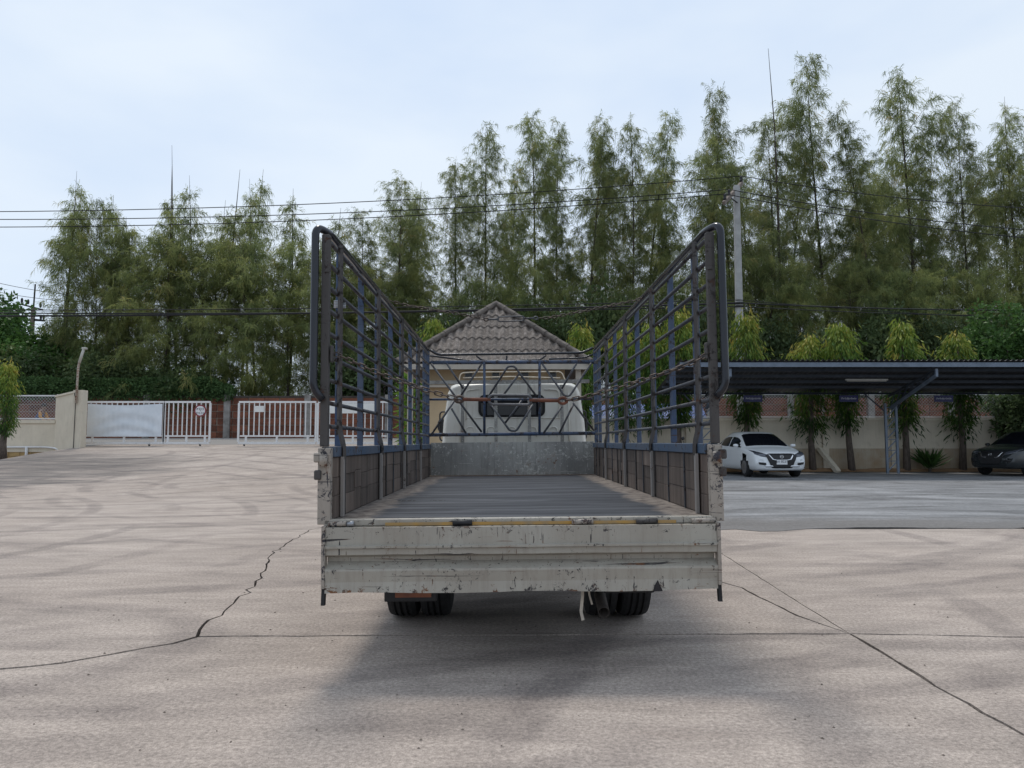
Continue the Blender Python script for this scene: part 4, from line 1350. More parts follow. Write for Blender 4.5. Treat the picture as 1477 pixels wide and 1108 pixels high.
def make_car(name, label, S, paint, loc, rz, scale=1.0, plate=None, group=None):
    """nose at local y = 0 pointing to -y"""
    t = thing(name, label, 'car', loc, (0, 0, rz), group)
    t.scale = (scale,) * 3
    L = S['L']
    N = 150
    ysl = [L * (i / N) for i in range(N + 1)]
    rings = []
    for y in ysl:
        tp, be, w, wr = (interp(S[k], y) for k in ('top', 'belt', 'w', 'wr'))
        be = min(be, tp - .03)
        zb = S['bot'] + .06 * math.exp(-y * 6) + .08 * max(0, (y - L + .5)) / .5
        gz = tp - .06 * min(1, (tp - be) / .3) - .012
        half = [(0, zb), (.5 * w, zb), (.86 * w, zb + .01), (.965 * w, zb + .06), (.995 * w, zb + .2), (w, zb + .32), (.992 * w, be - .14), (.975 * w, be - .05), (.94 * w, be)]
        for k in range(1, 5):
            f = k / 4
            bulge = .02 * math.sin(math.pi * f)
            half.append((.94 * w * (1 - f) + min(wr, .93 * w) * f + bulge, be + (gz - be) * f))
        half += [(min(wr, .93 * w) * .88, tp - .025), (min(wr, .93 * w) * .55, tp - .006), (0, tp)]
        rings.append([(x, y, z) for x, z in half])
    nh = len(rings[0])
    full = [[(-x, y, z) for x, y, z in rg[1:-1]][::-1] + [rg[0]] for rg in rings]
    V = []
    nr = 2 * nh - 2
    for rg in rings:
        V += rg + [(-x, y, z) for x, y, z in reversed(rg[1:-1])]
    parts = {'body': [], 'windscreen': [], 'rear_window': [], 'side_window': [], 'side_window_': []}
    for i in range(N):
        ym = (ysl[i] + ysl[i + 1]) / 2
        for k in range(nr):
            f = (i * nr + k, i * nr + (k + 1) % nr, (i + 1) * nr + (k + 1) % nr, (i + 1) * nr + k)
            c = [sum(V[j][q] for j in f) / 4 for q in range(3)]
            kk = k if k < nh - 1 else nr - 1 - k
            key = 'body'
            if 8 <= kk <= 10 and S['glass'][0] + (.16 if kk > 8 else 0) * (kk - 8) < ym < S['glass'][1] - .14 * (kk - 8) and all(abs(ym - p) > .035 for p in S['pillars']):
                key = 'side_window' if k < nh - 1 else 'side_window_'
            elif kk >= 12 and S['ws'][0] < ym < S['ws'][1]:
                key = 'windscreen'
            elif kk >= 12 and S['rw'][0] < ym < S['rw'][1]:
                key = 'rear_window'
            if key == 'body' and any(math.hypot(c[1] - a, c[2] - .31) < .365 for a in S['ax']) and abs(c[0]) > .6:
                continue
            parts[key].append(f)
    parts['body'] += [tuple(range(nr)), tuple(N * nr + k for k in range(nr - 1, -1, -1))]
    objs = {}
    for key, fs in parts.items():
        if not fs:
            continue
        used = sorted(set(j for f in fs for j in f))
        ix = {j: q for q, j in enumerate(used)}
        m = MB()
        m.add([V[j] for j in used], [tuple(ix[j] for j in f) for f in fs])
        objs[key] = m.build(key.rstrip('_'), paint if key == 'body' else M['glass'], t, smooth=True)
    bv = BVHTree.FromPolygons([Vector(v) for v in V], [f for fs in parts.values() for f in fs])
    def patch(nm, poly_top, poly_bot, mat, parent, off=.006, n=10, m_=4, thick=.01):
        """patch between two (x,z) curves laid on the front of the body"""
        mb = MB()
        vs_ = []
        for i in range(n + 1):
            u = i / n
            def ev(c):
                s = u * (len(c) - 1)
                k = min(int(s), len(c) - 2)
                f = s - k
                return (c[k][0] * (1 - f) + c[k + 1][0] * f, c[k][1] * (1 - f) + c[k + 1][1] * f)
            a, b = ev(poly_top), ev(poly_bot)
            for j in range(m_ + 1):
                v = j / m_
                x, z = a[0] * (1 - v) + b[0] * v, a[1] * (1 - v) + b[1] * v
                h = bv.ray_cast(Vector((x, -2, z)), Vector((0, 1, 0)))
                y = h[0].y if h[0] is not None else .5
                vs_.append((x, y - off, z))
        mb.add(vs_, [(i * (m_ + 1) + j, (i + 1) * (m_ + 1) + j, (i + 1) * (m_ + 1) + j + 1, i * (m_ + 1) + j + 1) for i in range(n) for j in range(m_)])
        o = mb.build(nm, mat, parent, smooth=True)
        so = o.modifiers.new('s', 'SOLIDIFY')
        so.thickness = thick
        so.offset = 0
        return o
    body = objs['body']
    k = S['bot'] - .2 + (S['top'][2][1] - .80) * .6
    gr = patch('grille', [(-.50, .70 + k), (-.38, .755 + k), (.38, .755 + k), (.50, .70 + k)], [(-.32, .31 + k), (-.24, .30 + k), (.24, .30 + k), (.32, .31 + k)], M['black'], t, .012, 14, 8)
    for s in (-1, 1):
        patch('grille_trim', [(s * .415, .745 + k), (s * .30, .56 + k), (s * .17, .535 + k)], [(s * .365, .735 + k), (s * .265, .585 + k), (s * .15, .56 + k)], M['chrome'], gr, .022, 12, 2)
        patch('headlight', [(s * .43, .72 + k), (s * .62, .79 + k), (s * .80, .86 + k)], [(s * .46, .64 + k), (s * .62, .665 + k), (s * .785, .73 + k)], M['lens'], t, .010, 12, 4)
        patch('fog_recess', [(s * .50, .47 + k), (s * .72, .49 + k)], [(s * .50, .39 + k), (s * .70, .42 + k)], M['black'], t, .008, 8, 3)
        patch('bumper_accent', [(s * .30, .385 + k), (s * .56, .385 + k)], [(s * .26, .345 + k), (s * .50, .34 + k)], M['chrome'] if paint is M['carwhite'] else paint, t, .014, 8, 2)
        mr = MB().lathe([(-.09, .015), (-.07, .045), (0, .058), (.06, .05), (.08, .015)], 12, 'x', (s * .96, S['ws'][0] + .22, S['belt'][3][1] + .08)).build('mirror', paint, t, smooth=True)
        for yy in (S['glass'][0] + .75, S['glass'][0] + 1.75):
            h = bv.ray_cast(Vector((s * 3, yy, .84)), Vector((-s, 0, 0)))
            if h[0] is not None:
                MB().box(h[0] + Vector((s * .01, 0, 0)), (.02, .16, .025)).build('door_handle', paint, t, bevel=.005)
    h = bv.ray_cast(Vector((0, -2, .655 + k)), Vector((0, 1, 0)))
    yy = h[0].y - .03
    mb = MB().tube([(.055 * math.cos(a), yy, .655 + k + .045 * math.sin(a)) for a in [i * .3927 for i in range(16)]], .007, 6, closed=True)
    mb.box((0, yy - .002, .655 + k), (.12, .008, .016))
    mb.build('emblem', M['chrome'], gr)
    if plate:
        pl = MB().box((0, yy - .005, .49 + k), (.34, .014, .15)).build('number_plate', M['sign_white'], t, bevel=.004)
        link_mesh('lettering', text_mesh(plate, .105, M['ink']), pl, (0, yy - .0135, .505 + k), (R(90), 0, 0))
    MB().box2((-.66, .25, S['bot'] + .02), (.66, L - .25, .62)).build('underbody', M['black'], t)
    tw = [(-.10, .20), (-.105, .26), (-.095, .298), (-.07, .31), (.07, .31), (.095, .298), (.105, .26), (.10, .20)]
    wm = MB().lathe(tw, 32, 'x').mesh('wheel', M['rubber'], True)
    rm = MB()
    rm.lathe([(-.02, .205), (.02, .205)], 28, 'x')
    for q in range(5):
        a = q * 2 * math.pi / 5
        rm.bar((.0, 0, 0), (.0, .2 * math.cos(a), .2 * math.sin(a)), .16, .055, (1, 0, 0))
    rmm = rm.mesh('rim', M['rim'])
    for a in S['ax']:
        for s in (-1, 1):
            w = link_mesh('wheel', wm, t, (s * .775, a, .31))
            link_mesh('rim', rmm, w, (s * .085, 0, 0))
    return t
p = ground(1114, 688)
make_car('sedan', 'white sedan with dark grille parked facing out beside the carport', SEDAN, M['carwhite'], (p.x, p.y - .95, .008), R(3), 1.05, 'ขก 8231')
p = at(1400, 690, 26.3)
make_car('hatchback', 'near black car parked sideways in the shade at the carport end', HATCH, M['cardark'], (16.6, 26.6, .008), R(-66), 1.0)
p = at(634, 600, 35.5)
make_car('red_car', 'red car on the street glimpsed between cage and truck cab', HATCH, M['carred'], (p.x - 1.6, 35.5, 1.2), R(-90), 1.05)

# ------------------------------------------------------------------ blue-roofed stall beyond the wall
c0, c1 = at(848, 582, 34.0), at(1012, 586, 34.0)
t = thing('street_stall', 'blue tarpaulin roofed stall beyond the beige wall', 'stall', ((c0.x + c1.x) / 2, 34, ramp_z(5, 34)))
gz = ramp_z(5, 34)
w = (c1.x - c0.x) / 2
mb = MB()
n = 24
vs_ = []
for j in range(5):
    for i in range(n + 1):
        u = i / n
        sag = .07 * math.sin(u * math.pi * 4) ** 2 * math.sin(j / 4 * math.pi)
        vs_.append((-w + 2 * w * u, -.9 + 1.8 * j / 4 * .6, at(0, 606, 34).z - gz + .72 * j / 4 - sag + .12 * (u - .5)))
mb.add(vs_, [(j * (n + 1) + i, j * (n + 1) + i + 1, (j + 1) * (n + 1) + i + 1, (j + 1) * (n + 1) + i) for j in range(4) for i in range(n)])
mb.build('tarp_roof', M['bluetarp'], t, smooth=True)
for x in (-w + .1, -w / 3, w / 3, w - .1):
    MB().cyl((x, -.85, 0), (x, -.85, at(0, 606, 34).z - gz + .02), .03, 8).build('pole', M['gatewhite'], t)
    MB().cyl((x, .1, 0), (x, .1, at(0, 606, 34).z - gz + .62), .03, 8).build('pole', M['gatewhite'], t)
MB().box2((-w + .2, -.6, .3), (w - .2, 0, .8)).build('counter', M['wood_dark'], t)

# ------------------------------------------------------------------ motorcycle whose mirror shows above the side board
p = at(979, 632, 25.5)
t = thing('motorcycle', 'dark motorcycle by the beige wall with its round mirror above the truck side', 'motorcycle', (p.x + .25, 25.5, .006), (0, 0, R(15)))
for y in (-.62, .62):
    w_ = MB().lathe([(-.03, .2), (-.045, .25), (-.03, .285), (.03, .285), (.045, .25), (.03, .2)], 24, 'x', (0, y, .285)).build('wheel', M['rubber'], t, smooth=True)
    MB().lathe([(-.03, .02), (-.01, .2), (.01, .2), (.03, .02)], 20, 'x', (0, y, .285)).build('rim', M['rim'], w_)
MB().prism([(-.35, .35), (.45, .33), (.75, .62), (.70, .78), (.05, .74), (-.12, .55), (-.30, .80), (-.45, .82)], -.12, .12, 'x').build('fairing', M['cardark'], t, bevel=.03)
MB().prism([(-.05, .76), (.70, .80), (.66, .86), (.0, .82)], -.11, .11, 'x').build('seat', M['black'], t, bevel=.02)
MB().cyl((0, -.62, .285), (0, -.40, .92), .03, 10).build('front_fork', M['steel'], t)
MB().tube([(-.34, -.28, 1.02), (-.1, -.40, .97), (.1, -.40, .97), (.34, -.28, 1.02)], .014, 8).build('handlebar', M['black'], t)
for s in (-1, 1):
    m_ = MB().tube([(s * .24, -.32, 1.0), (s * .27, -.34, 1.14), (s * .30, -.34, 1.24)], .008, 6).build('mirror_stalk', M['black'], t)
    MB().lathe([(-.02, .02), (-.015, .055), (.01, .06), (.015, .02)], 14, 'y', (s * .30, -.34, 1.29)).build('mirror', M['black'], m_, smooth=True)

# ------------------------------------------------------------------ person behind the chain link on the street
p = at(54, 600, 33.4)
gz = ramp_z(p.x, 33.4)
t = thing('person', 'person in blue shirt bending forward behind the chain link fence', 'person', (p.x, 33.4, gz))
def skin_body(name, joints, edges, mat, parent, sub=2):
    me = bpy.data.meshes.new(name)
    me.from_pydata([j[0] for j in joints], edges, [])
    me.materials.append(mat)
    o = bpy.data.objects.new(name, me)
    C.objects.link(o)
    o.parent = parent
    sk = o.modifiers.new('skin', 'SKIN')
    sk.use_smooth_shade = True
    for v, j in zip(me.skin_vertices[0].data, joints):
        r = j[1] if isinstance(j[1], tuple) else (j[1], j[1])
        v.radius = r
    me.skin_vertices[0].data[0].use_root = True
    s = o.modifiers.new('sub', 'SUBSURF')
    s.levels = s.render_levels = sub
    return o
J = [((0, 0, .92), (.15, .12)), ((.05, 0, 1.10), (.14, .12)), ((.14, 0, 1.28), (.16, .13)), ((.20, 0, 1.42), (.10, .09)), ((.24, 0, 1.50), .055), ((.28, 0, 1.60), (.085, .10)), ((.29, 0, 1.68), (.075, .09)),
     ((.20, -.18, 1.40), .06), ((.28, -.24, 1.14), .05), ((.46, -.20, 1.02), .038), ((.53, -.19, .98), .035),
     ((.20, .18, 1.40), .06), ((.28, .24, 1.14), .05), ((.46, .20, 1.02), .038), ((.53, .19, .98), .035),
     ((0, -.10, .86), .10), ((.03, -.11, .47), .065), ((-.02, -.11, .08), .045), ((.10, -.11, .04), .04),
     ((0, .10, .86), .10), ((.03, .11, .47), .065), ((-.02, .11, .08), .045), ((.10, .11, .04), .04)]
E = [(0, 1), (1, 2), (2, 3), (3, 4), (4, 5), (5, 6), (3, 7), (7, 8), (8, 9), (9, 10), (3, 11), (11, 12), (12, 13), (13, 14), (0, 15), (15, 16), (16, 17), (17, 18), (0, 19), (19, 20), (20, 21), (21, 22)]
skin_body('body', J, E, M['skin'], t)
def clothe(nm, idx, grow, mat):
    mp = {j: i for i, j in enumerate(idx)}
    jj = [(J[j][0], tuple(r + grow for r in (J[j][1] if isinstance(J[j][1], tuple) else (J[j][1],) * 2))) for j in idx]
    skin_body(nm, jj, [(mp[a], mp[b]) for a, b in E if a in mp and b in mp], mat, t)
clothe('shirt', [0, 1, 2, 3], .022, M['shirt'])
clothe('sleeve', [7, 8, 9], .016, M['vest'])
clothe('sleeve', [11, 12, 13], .016, M['vest'])
clothe('trousers', [0, 15, 16, 17, 19, 20, 21], .018, M['trousers'])
MB().lathe([(-.04, .09), (.0, .108), (.05, .10), (.10, .06), (.12, .01)], 16, 'z', (.275, 0, 1.66)).build('hair', M['hair'], t, smooth=True)
#PART5
# ------------------------------------------------------------------ vegetation
def leaf_mesh(name, V, F, tint, mat, smooth=False):
    me = bpy.data.meshes.new(name)
    nv, nf = len(V), len(F)
    me.vertices.add(nv)
    me.vertices.foreach_set('co', np.asarray(V, dtype=np.float32).ravel())
    F = np.asarray(F, dtype=np.int32)
    k = F.shape[1]
    me.loops.add(nf * k)
    me.polygons.add(nf)
    me.loops.foreach_set('vertex_index', F.ravel())
    me.polygons.foreach_set('loop_start', np.arange(0, nf * k, k, dtype=np.int32))
    me.update(calc_edges=True)
    at_ = me.attributes.new('tint', 'FLOAT', 'FACE')
    at_.data.foreach_set('value', np.clip(np.asarray(tint, dtype=np.float32), 0, 1))
    me.materials.append(mat)
    me.validate()
    return me
def unit(a):
    return a / np.maximum(np.linalg.norm(a, axis=-1, keepdims=True), 1e-9)
def blades(rng, base, direc, length, width, bend=0.35):
    """two-segment drooping needles: base (n,3), direc (n,3)"""
    n = len(base)
    d = unit(direc)
    side = unit(np.cross(d, rng.normal(size=(n, 3))))
    l = length[:, None]
    w = width[:, None]
    mid = base + d * l * .5
    tip = base + d * l * .88 + np.array([0, 0, -1.0]) * l * bend
    V = np.stack([base - side * w * .35, base + side * w * .35, mid + side * w * .5, mid - side * w * .5, tip], 1).reshape(-1, 3)
    i = np.arange(n)[:, None] * 5
    F = np.concatenate([i + np.array([[0, 1, 2]]), i + np.array([[0, 2, 3]]), i + np.array([[3, 2, 4]])], 1).reshape(-1, 3)
    return V, F
def kites(rng, base, direc, length, width, flat=None):
    n = len(base)
    d = unit(direc)
    side = unit(np.cross(d, rng.normal(size=(n, 3)) if flat is None else flat))
    l = length[:, None]
    w = width[:, None]
    mid = base + d * l * .45 + unit(np.cross(side, d)) * l * .06
    V = np.stack([base, mid + side * w * .5, base + d * l, mid - side * w * .5], 1).reshape(-1, 3)
    i = np.arange(n)[:, None] * 4
    F = np.concatenate([i + np.array([[0, 1, 2]]), i + np.array([[0, 2, 3]])], 1).reshape(-1, 3)
    return V, F

def casuarina(seed, h, r, base, nbr, shape, dens, mat, spike=0.0, lean=0.0):
    """returns (trunk MB, crown mesh). Fine drooping needles on ascending branches."""
    rng = np.random.default_rng(seed)
    wob = rng.normal(size=4) * .25
    def axis(t):
        return np.array([wob[0] * math.sin(3.4 * t + wob[1] * 4) * 1.5 + lean * t * t * h, wob[2] * math.sin(2.6 * t + wob[3] * 4) * .8, t * h])
    tr = MB()
    pts = [axis(t) for t in np.linspace(0, 1, 14)]
    r0 = .0058 * h + .02
    tr.tube(pts, [r0 * (1 - t) ** 1.0 + .007 for t in np.linspace(0, 1, 14)], 7)
    B, D, Ls, Ws, T = [], [], [], [], []
    top = 1 - spike
    for i in range(nbr):
        t = base + (top - base) * ((i + rng.random()) / nbr)
        f = (t - base) / (top - base)
        if shape == 'slender':
            prof = (.70 + .30 * math.sin(f * 9 + wob[0] * 12 + 1.5 * math.sin(i * 2.4))) * min(1, (1.03 - f) * 2.3) ** .8 * (.6 + .4 * min(1, f * 4))
        else:
            prof = math.sqrt(max(.02, 1 - (1.75 * (f - .42)) ** 2 if f > .42 else 1 - .30 * (1 - f / .42))) * (.7 + .3 * rng.random())
        L = max(.45, r * prof * rng.uniform(.45, 1.35))
        az = i * 2.399 + rng.normal() * .5
        el = R(rng.uniform(30, 60) if shape == 'slender' else rng.uniform(10, 50))
        o = axis(t)
        hd = np.array([math.cos(az), math.sin(az), 0])
        ss = np.linspace(0, 1, 6)[:, None]
        P = o + hd * L * ss * math.cos(el) + np.array([0, 0, 1.0]) * L * (math.sin(el) * ss - (.22 if shape == 'slender' else .36) * ss * ss)
        tr.tube([tuple(p) for p in P], [(.0042 * L + .007) * (1 - .16 * k) for k in range(6)], 3, cap=False)
        nt = max(4, int(L * 7.5 * dens))
        s = rng.uniform(.12, 1.0, nt) ** .85
        idx = np.minimum((s * 5).astype(int), 4)
        fr = (s * 5 - idx)[:, None]
        p0 = P[idx] * (1 - fr) + P[idx + 1] * fr
        td = unit(hd[None] * rng.uniform(.2, 1.0, (nt, 1)) + rng.normal(0, .62, (nt, 3)) + np.array([0, 0, .18]))
        tlen = rng.uniform(.35, 1.0, nt) * (.75 + .08 * L)
        nn = 17
        q = rng.uniform(.1, 1.0, (nt, nn))
        pos = p0[:, None] + td[:, None] * (tlen[:, None] * q)[..., None] - np.array([0, 0, .30]) * ((q ** 2) * tlen[:, None])[..., None]
        pos = pos + rng.normal(0, .05, pos.shape)
        dd = td[:, None] * rng.uniform(.3, 1.1, (nt, nn, 1)) + rng.normal(0, .42, (nt, nn, 3)) - np.array([0, 0, .45])
        tt = rng.normal(.40, .13) + rng.normal(0, .13, nt)[:, None] + rng.normal(0, .08, (nt, nn)) + .14 * (s[:, None] - .5)
        tt = tt + (rng.random(nt) < .04)[:, None] * .35
        B.append(pos.reshape(-1, 3))
        D.append(dd.reshape(-1, 3))
        Ls.append(rng.uniform(.20, .46, nt * nn))
        Ws.append(rng.uniform(.016, .030, nt * nn))
        T.append(tt.ravel())
    B, D, Ls, Ws, T = (np.concatenate(x) for x in (B, D, Ls, Ws, T))
    V, F = blades(rng, B, D, Ls, Ws, .42)
    return tr, leaf_mesh('crown', V, F, np.repeat(T, 3), mat)
class Kind:
    def __init__(self, trunk_mesh, crown_mesh, h):
        self.t, self.c, self.h = trunk_mesh, crown_mesh, h
def cas_kind(*a, **k):
    tr, cr = casuarina(*a, **k)
    return Kind(tr.mesh('trunk', M['bark'], True), cr, a[1])
SL = [cas_kind(11, 20, 3.4, .20, 115, 'slender', 1.1, M['needle']),
      cas_kind(12, 20, 3.7, .24, 105, 'slender', .9, M['needle'], spike=.02),
      cas_kind(13, 20, 3.1, .18, 120, 'slender', 1.15, M['needle']),
      cas_kind(14, 20, 3.9, .28, 100, 'slender', .8, M['needle'], spike=.01),
      cas_kind(15, 20, 3.3, .30, 92, 'slender', .9, M['needle'], spike=.05, lean=.012),
      cas_kind(16, 20, 4.1, .16, 120, 'slender', 1.0, M['needle'])]
BU = [cas_kind(21, 12, 4.4, .16, 105, 'bushy', .75, M['needle_dark']),
      cas_kind(22, 12, 5.0, .20, 100, 'bushy', .66, M['needle_dark']),
      cas_kind(23, 12, 3.8, .12, 105, 'bushy', .8, M['needle_dark'])]
SPARSE = [cas_kind(31, 14, 1.5, .40, 44, 'slender', .6, M['needle'], spike=.20),
          cas_kind(32, 14, 2.0, .35, 54, 'slender', .7, M['needle'], spike=.07)]
def plant(kind, name, label, cat, px, py_top, Y, width=1.0, zb=None, group=None, hscale=None):
    zb = 1.36 if zb is None else zb
    top = at(px, py_top, Y)
    h = top.z - zb
    t = thing(name, label, cat, (top.x, Y, zb), (random.gauss(0, .03), random.gauss(0, .045), random.uniform(0, 6.28)), group)
    s = h / kind.h
    width *= random.uniform(.85, 1.2)
    for nm, me in (('trunk', kind.t), ('crown', kind.c)):
        o = link_mesh(nm, me, t)
        o.scale = (s ** .5 * width, s ** .5 * width, s)
    return t
def landmark(px):
    for lim, txt in ((122, 'beyond the left boundary wall'), (237, 'behind the tarpaulin covered gate'), (302, 'behind the gate leaf with the round sign'), (345, 'behind the open gap between the gates'),
                     (400, 'behind the gate leaf with the small plate'), (460, 'beside the rear corner of the cage near the gate'), (520, 'behind the gate leaf with the large board'), (575, 'seen past the middle of the gate side cage'),
                     (640, 'next to the guard house roof on the gate side'), (690, 'above the gate side hip of the guard house roof'), (745, 'above the peak of the guard house roof'),
                     (800, 'above the turnbuckle of the upper chain'), (860, 'above the parking side hip of the guard house roof'), (920, 'behind the parking side end of the upper chain'), (985, 'seen past the middle of the parking side cage'),
                     (1040, 'above the rear corner of the cage near the pole'), (1090, 'directly behind the concrete power pole'), (1140, 'beside the bare dead stem'), (1200, 'behind the short drooping tree with bushy lower crown'),
                     (1260, 'behind the drooping tree with leaning trunk'), (1330, 'behind the drooping tree at the lattice column'), (1410, 'behind the drooping tree next to the dark car'), (1475, 'behind the bright broad-leaved tree')):
        if px < lim:
            return txt
    return 'past the far end of the carport'
G_TALL = 'tall casuarina trees behind the brick wall'
tall = [(1005, 190, 47, 1), (1050, 152, 50, 5), (1115, 168, 48, 0), (1148, 215, 53, 2), (1188, 96, 50, 0), (1243, 150, 47, 2), (1275, 225, 54, 5), (1308, 104, 50, 1), (1345, 205, 53, 2), (1388, 154, 49, 5),
        (1428, 215, 52, 3), (1466, 136, 50, 4), (1506, 170, 47, 0), (1556, 150, 50, 3), (1085, 230, 55, 3), (1220, 240, 56, 5), (1410, 250, 56, 0)]
for px, py, Y, k in tall:
    plant(SL[k], 'casuarina_tree', 'tall slender feathery casuarina ' + landmark(px), 'tree', px, py, Y, .95, group=G_TALL + ' by the carport')
mid = [(612, 262, 50, 4), (655, 235, 47, 3), (702, 172, 48, 1), (735, 250, 54, 2), (772, 158, 47, 0), (812, 190, 52, 2), (842, 178, 48, 5), (872, 195, 53, 0), (905, 178, 47, 3), (938, 165, 50, 2), (968, 225, 53, 4), (560, 262, 46, 3), (520, 305, 48, 5), (585, 285, 49, 0), (478, 335, 48, 4)]
for px, py, Y, k in mid:
    plant(SL[k], 'casuarina_tree', 'tall slender feathery casuarina ' + landmark(px), 'tree', px, py, Y, .9, group=G_TALL + ' behind the guard house')
# bare dead spike rising from one of them
a, b = at(1108, 70, 48), at(1122, 300, 48)
tag(MB().tube([(0, 0, -6), (0, 0, 0), (a - b) * .5 + Vector((.1, 0, 0)), a - b], [.10, .07, .04, .012], 6).build('dead_stem', M['bark'], loc=b), 'bare dead stem rising above the casuarinas beside the power pole', 'stem')
wide = [(150, 300, 47, 1, .62), (165, 330, 46, 0, .85), (235, 345, 45.5, 2, 1.0), (300, 352, 46, 1, 1.05), (365, 352, 45, 0, 1.0), (425, 352, 46, 2, .95), (485, 365, 47, 1, .9), (545, 385, 46, 2, .9),
        (600, 400, 47, 0, .9), (200, 400, 50, 2, .9), (395, 420, 52, 1, .9)]
for px, py, Y, k, w in wide:
    plant(BU[k], 'bushy_casuarina', 'wide bushy casuarina ' + landmark(px), 'tree', px, py, Y, w, group='bushy casuarinas behind the gates')
thin = [(112, 285, 48, 1), (114, 254, 47, 1), (155, 282, 48, 1), (248, 238, 47, 0), (276, 208, 48, 0), (334, 236, 47, 0), (364, 236, 48, 1), (386, 258, 47, 1), (410, 268, 48, 1), (205, 318, 47, 1), (455, 300, 47, 1), (310, 285, 49, 1), (290, 262, 47, 1)]
for px, py, Y, k in thin:
    plant(SPARSE[k], 'casuarina_sapling', ('thin bare tipped casuarina stem ' if k == 0 else 'thin leafy casuarina sapling ') + landmark(px), 'tree', px, py, Y, 1.0, group='thin stems above the bushy trees')
lowr = [(690, 405, 45, 0), (760, 420, 44.5, 2), (830, 410, 46, 1), (900, 415, 45, 0), (965, 400, 45, 2), (1030, 385, 45, 1), (1100, 375, 46, 0), (1160, 395, 45, 2), (1225, 380, 46, 1), (1290, 392, 45, 0), (1355, 380, 46, 2), (1420, 385, 45, 1), (1485, 370, 46, 0), (1540, 360, 46, 2)]
for px, py, Y, k in lowr:
    plant(BU[k], 'bushy_casuarina', 'low bushy casuarina ' + landmark(px), 'tree', px, py, Y, .78, group='low casuarinas under the tall row')

def broad_crown(seed, rx, rz, ncl, per, ls, lw, mat, droop=.2, name='crown', bias=.5):
    rng = np.random.default_rng(seed)
    c = rng.normal(size=(ncl, 3))
    c = unit(c) * (rng.random((ncl, 1)) ** .45)
    c = c * np.array([rx, rx, rz])
    k = rng.integers(0, ncl, ncl * per)
    n = len(k)
    off = unit(rng.normal(size=(n, 3))) * (rng.random((n, 1)) ** .5) * rx * .34
    p = c[k] + off
    d = unit(off) + rng.normal(0, .5, (n, 3)) - np.array([0, 0, droop])
    V, F = kites(rng, p, d, rng.uniform(.7, 1.3, n) * ls, rng.uniform(.7, 1.2, n) * lw)
    ct = rng.normal(bias, .16, ncl)
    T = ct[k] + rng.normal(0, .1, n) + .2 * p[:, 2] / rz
    return leaf_mesh(name, V, F, np.repeat(T, 2), mat)
def stem_mesh(h, r, n=3, seed=0, mat='bark_pale', spread=.5):
    rnd = random.Random(seed)
    m = MB()
    m.tube([(0, 0, 0), (rnd.gauss(0, .04), rnd.gauss(0, .04), h * .5), (0, 0, h)], [r, r * .8, r * .5], 8)
    for k in range(n):
        a = rnd.uniform(0, 6.28)
        m.tube([(0, 0, h * .55), (math.cos(a) * spread * h * .3, math.sin(a) * spread * h * .3, h * .95), (math.cos(a) * spread * h * .45, math.sin(a) * spread * h * .45, h * 1.3)], [r * .6, r * .4, r * .15], 6)
    return m.mesh('trunk', M[mat], True)
# dark undergrowth behind the brick wall
UB = [(broad_crown(41 + i, 1.9, 1.5, 60, 70, .22, .12, M['broad_dark']), stem_mesh(1.6, .07, 4, i)) for i in range(3)]
und = [(x, random.uniform(490, 530), random.uniform(43.2, 45.2)) for x in range(30, 640, 52) if not 290 < x < 470] + [(x, random.uniform(440, 500), random.uniform(43.2, 45.2)) for x in range(650, 1530, 58)]
for i, (px, py, Y) in enumerate(und):
    cr, st = UB[i % 3]
    c = at(px, py + 40, Y)
    h = max(1.2, c.z - 1.36)
    t = thing('shrub', 'dark undergrowth shrub ' + landmark(px), 'shrub', (c.x, Y, 1.36), (0, 0, random.uniform(0, 6.28)), 'undergrowth behind the brick wall')
    s = h / 2.0
    link_mesh('stem', st, t, scale=(1, 1, s))
    link_mesh('foliage', cr, t, (0, 0, h), scale=(1.05, 1.05, max(.7, s * .62)))
# creeper hedge on the brick wall
rng = np.random.default_rng(5)
xa, xb = at(28, 560, 41.9).x, at(336, 560, 41.9).x
n = 17000
u = rng.random(n)
hh = 3.95 + .45 * (np.sin(u * 23) * .10 + np.sin(u * 57 + 1) * .06 + np.sin(u * 9) * .08) + .35 * np.clip(1 - u * 1.02, 0, 1) ** 0 - .0
th = hh + .42 - .5 * np.clip((u - .86) / .14, 0, 1)
v = rng.random(n) ** .8
p = np.stack([xa + (xb - xa) * u, 41.95 - .45 + rng.random(n) * .9, 3.45 + (th - 3.45) * v], 1)
p[:, 1] = 42.05 + (p[:, 1] - 41.95) * np.sqrt(np.clip(1.05 - v ** 4, 0, 1))
V, F = kites(rng, p - np.array([0, 0, 3.5]), rng.normal(size=(n, 3)) + np.array([0, -.6, 0]), rng.uniform(.09, .18, n), rng.uniform(.07, .12, n))
me = leaf_mesh('hedge', V, F, np.repeat(rng.normal(.45, .18, n) + .2 * v - .1, 2), M['hedge'])
tag(link_mesh('creeper_hedge', me, None, (0, 0, 3.5)), 'dense green creeper hedge spilling over the top of the brick wall', 'hedge')

